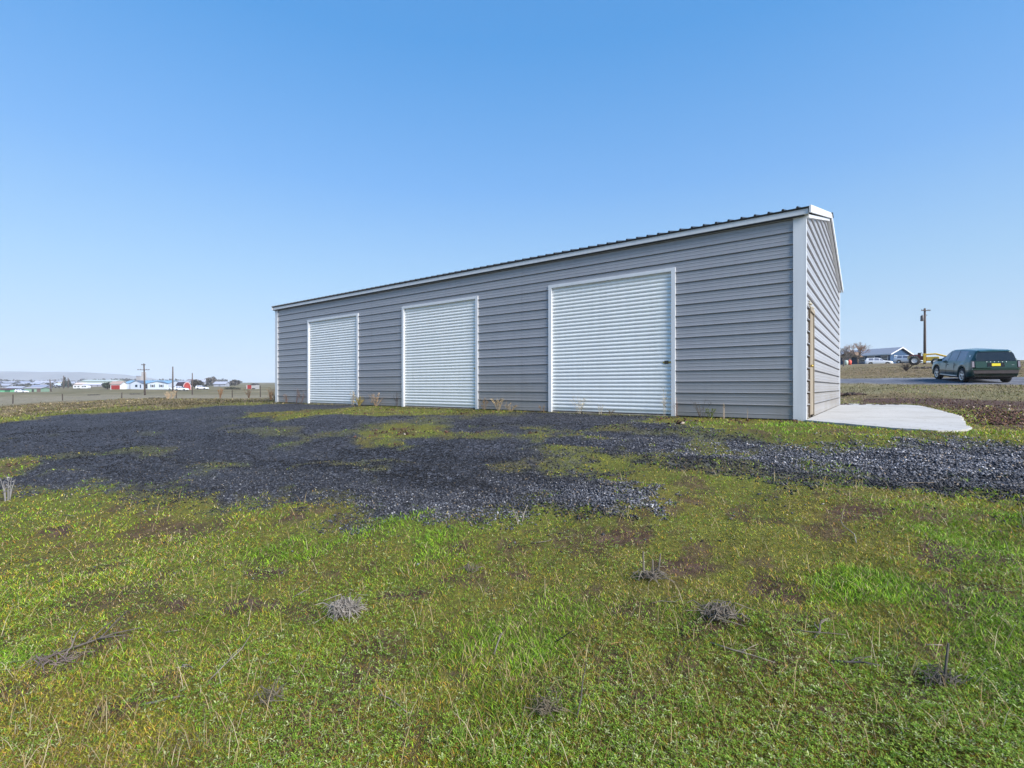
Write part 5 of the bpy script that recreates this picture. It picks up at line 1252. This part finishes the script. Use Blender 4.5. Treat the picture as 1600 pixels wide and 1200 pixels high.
# blue house on the rise
BLUE = mat('navy_blue_siding', (.006, .045, .12), .6, noise=.1, nscale=2); GROOF = mat('grey_blue_roof', (.20, .22, .27), .6, noise=.08)
Kp = Vector((.7626 * 112, 112, 0)); Kp.z = hz(Kp.x, Kp.y) - .5
rzb = math.atan2(.92, -.39) + math.pi        # x axis points from far end toward the corner K
bh = empty('blue_house', Kp, rzb, 'dark blue single storey house with white trimmed windows on the rise', 'house')
# local axes: -x runs along the long wall away from the corner, y across the gable (away)
LH, WH2, HH, RH = 19.0, 7.6, 2.75, 1.45
MB().prism([(0, 0, -1.5), (0, WH2, -1.5), (0, WH2, HH), (0, WH2 / 2, HH + RH), (0, 0, HH)], (-LH, 0, 0)).build('wall', BLUE, bh)
k_ = RH / (WH2 / 2); ov = .45
MB().prism([(ov, -ov, HH - ov * k_ + .01), (ov, WH2 / 2, HH + RH + .01), (ov, WH2 + ov, HH - ov * k_ + .01), (ov, WH2 + ov, HH - ov * k_ + .16), (ov, WH2 / 2, HH + RH + .17), (ov, -ov, HH - ov * k_ + .16)], (-LH - 2 * ov, 0, 0)).build('roof', GROOF, bh)
for a, b in (((-ov), WH2 / 2), (WH2 + ov, WH2 / 2)):
    za, zb = HH - ov * k_, HH + RH
    MB().prism([(ov + .003, a, za - .08), (ov + .003, b, zb - .08), (ov + .003, b, zb + .18), (ov + .003, a, za + .17)], (.05, 0, 0)).build('barge_board', M_WHITE, bh)
MB().box(-LH, ov, -ov - .05, -ov - .003, HH - ov * k_ - .08, HH - ov * k_ + .17).build('gutter', M_WHITE, bh)
window(bh, 1.9, .95, 1.15, 1.5, side=0.0); 
for x_, w_, in ((-1.2, 1.5), (-4.1, 1.7), (-6.3, 1.7)): window(bh, x_, 1.1, w_, 1.3)
MB().box(-9.7, -8.6, -.09, -.003, .1, 2.3).build('door', M_WHITE, bh)
window(bh, -14.5, 1.0, 1.1, 1.3); window(bh, -17.0, 1.0, 1.1, 1.3)
MB().prism([(-10.6, -1.7, HH - .35), (-5.9, -1.7, HH - .35), (-8.25, -1.7, HH + .75)], (0, 5.2, 0)).build('porch_gable', mat('tan_gable_board', (.26, .19, .11), .8, noise=.15), bh)
MB().prism([(-11.0, -1.95, HH - .45), (-8.25, -1.95, HH + .85), (-5.5, -1.95, HH - .45), (-5.5, -1.95, HH - .30), (-8.25, -1.95, HH + 1.02), (-11.0, -1.95, HH - .30)], (0, 5.2, 0)).build('porch_roof', mat('brown_shingle', (.16, .10, .06), .8, noise=.2), bh)
for x_ in (-10.4, -6.1): MB().box(x_ - .08, x_ + .08, -1.65, -1.5, -1, HH - .36).build('porch_post', M_WHITE, bh)
MB().lathe([(0, 0), (.16, 0), (.16, .5), (.22, .52), (.22, .6), (0, .62)], 10, c=(-8.2, 3.2, HH + RH - .15)).build('chimney', M_DARK, bh)
for k, (px, Y_, lb, col) in enumerate([(1327.5, 100, 'small red garden object left of the porch of the blue house', (.55, .07, .04)), (1322, 100, 'pale bin left of the red object by the blue house', (.35, .42, .38))]):
    p = on_ground(px, Y_); o_ = MB().lathe([(0, -.1), (.3, -.1), (.36, .4), (.38, .75), (.3, .85), (.2, .95), (0, 1.0)], 12).build('garden_bin', mat('bin_plastic_%d' % k, col, .6, noise=.1), None, smooth=True, loc=p); tag(o_, lb, 'bin')

# ------------------------------------------------------------------ air
hm_ = bpy.data.materials.new('thin_haze_air'); hm_.use_nodes = True; hn = hm_.node_tree
for n_ in list(hn.nodes):
    if n_.type == 'BSDF_PRINCIPLED': hn.nodes.remove(n_)
pv = hn.nodes.new('ShaderNodeVolumePrincipled'); pv.inputs['Color'].default_value = (.86, .91, 1, 1); pv.inputs['Density'].default_value = 2.3e-4
hn.links.new(pv.outputs[0], hn.nodes['Material Output'].inputs['Volume'])
tag(MB().box(-4300, 4300, -4300, 4300, -14, 125).build('haze', hm_), kind='stuff')
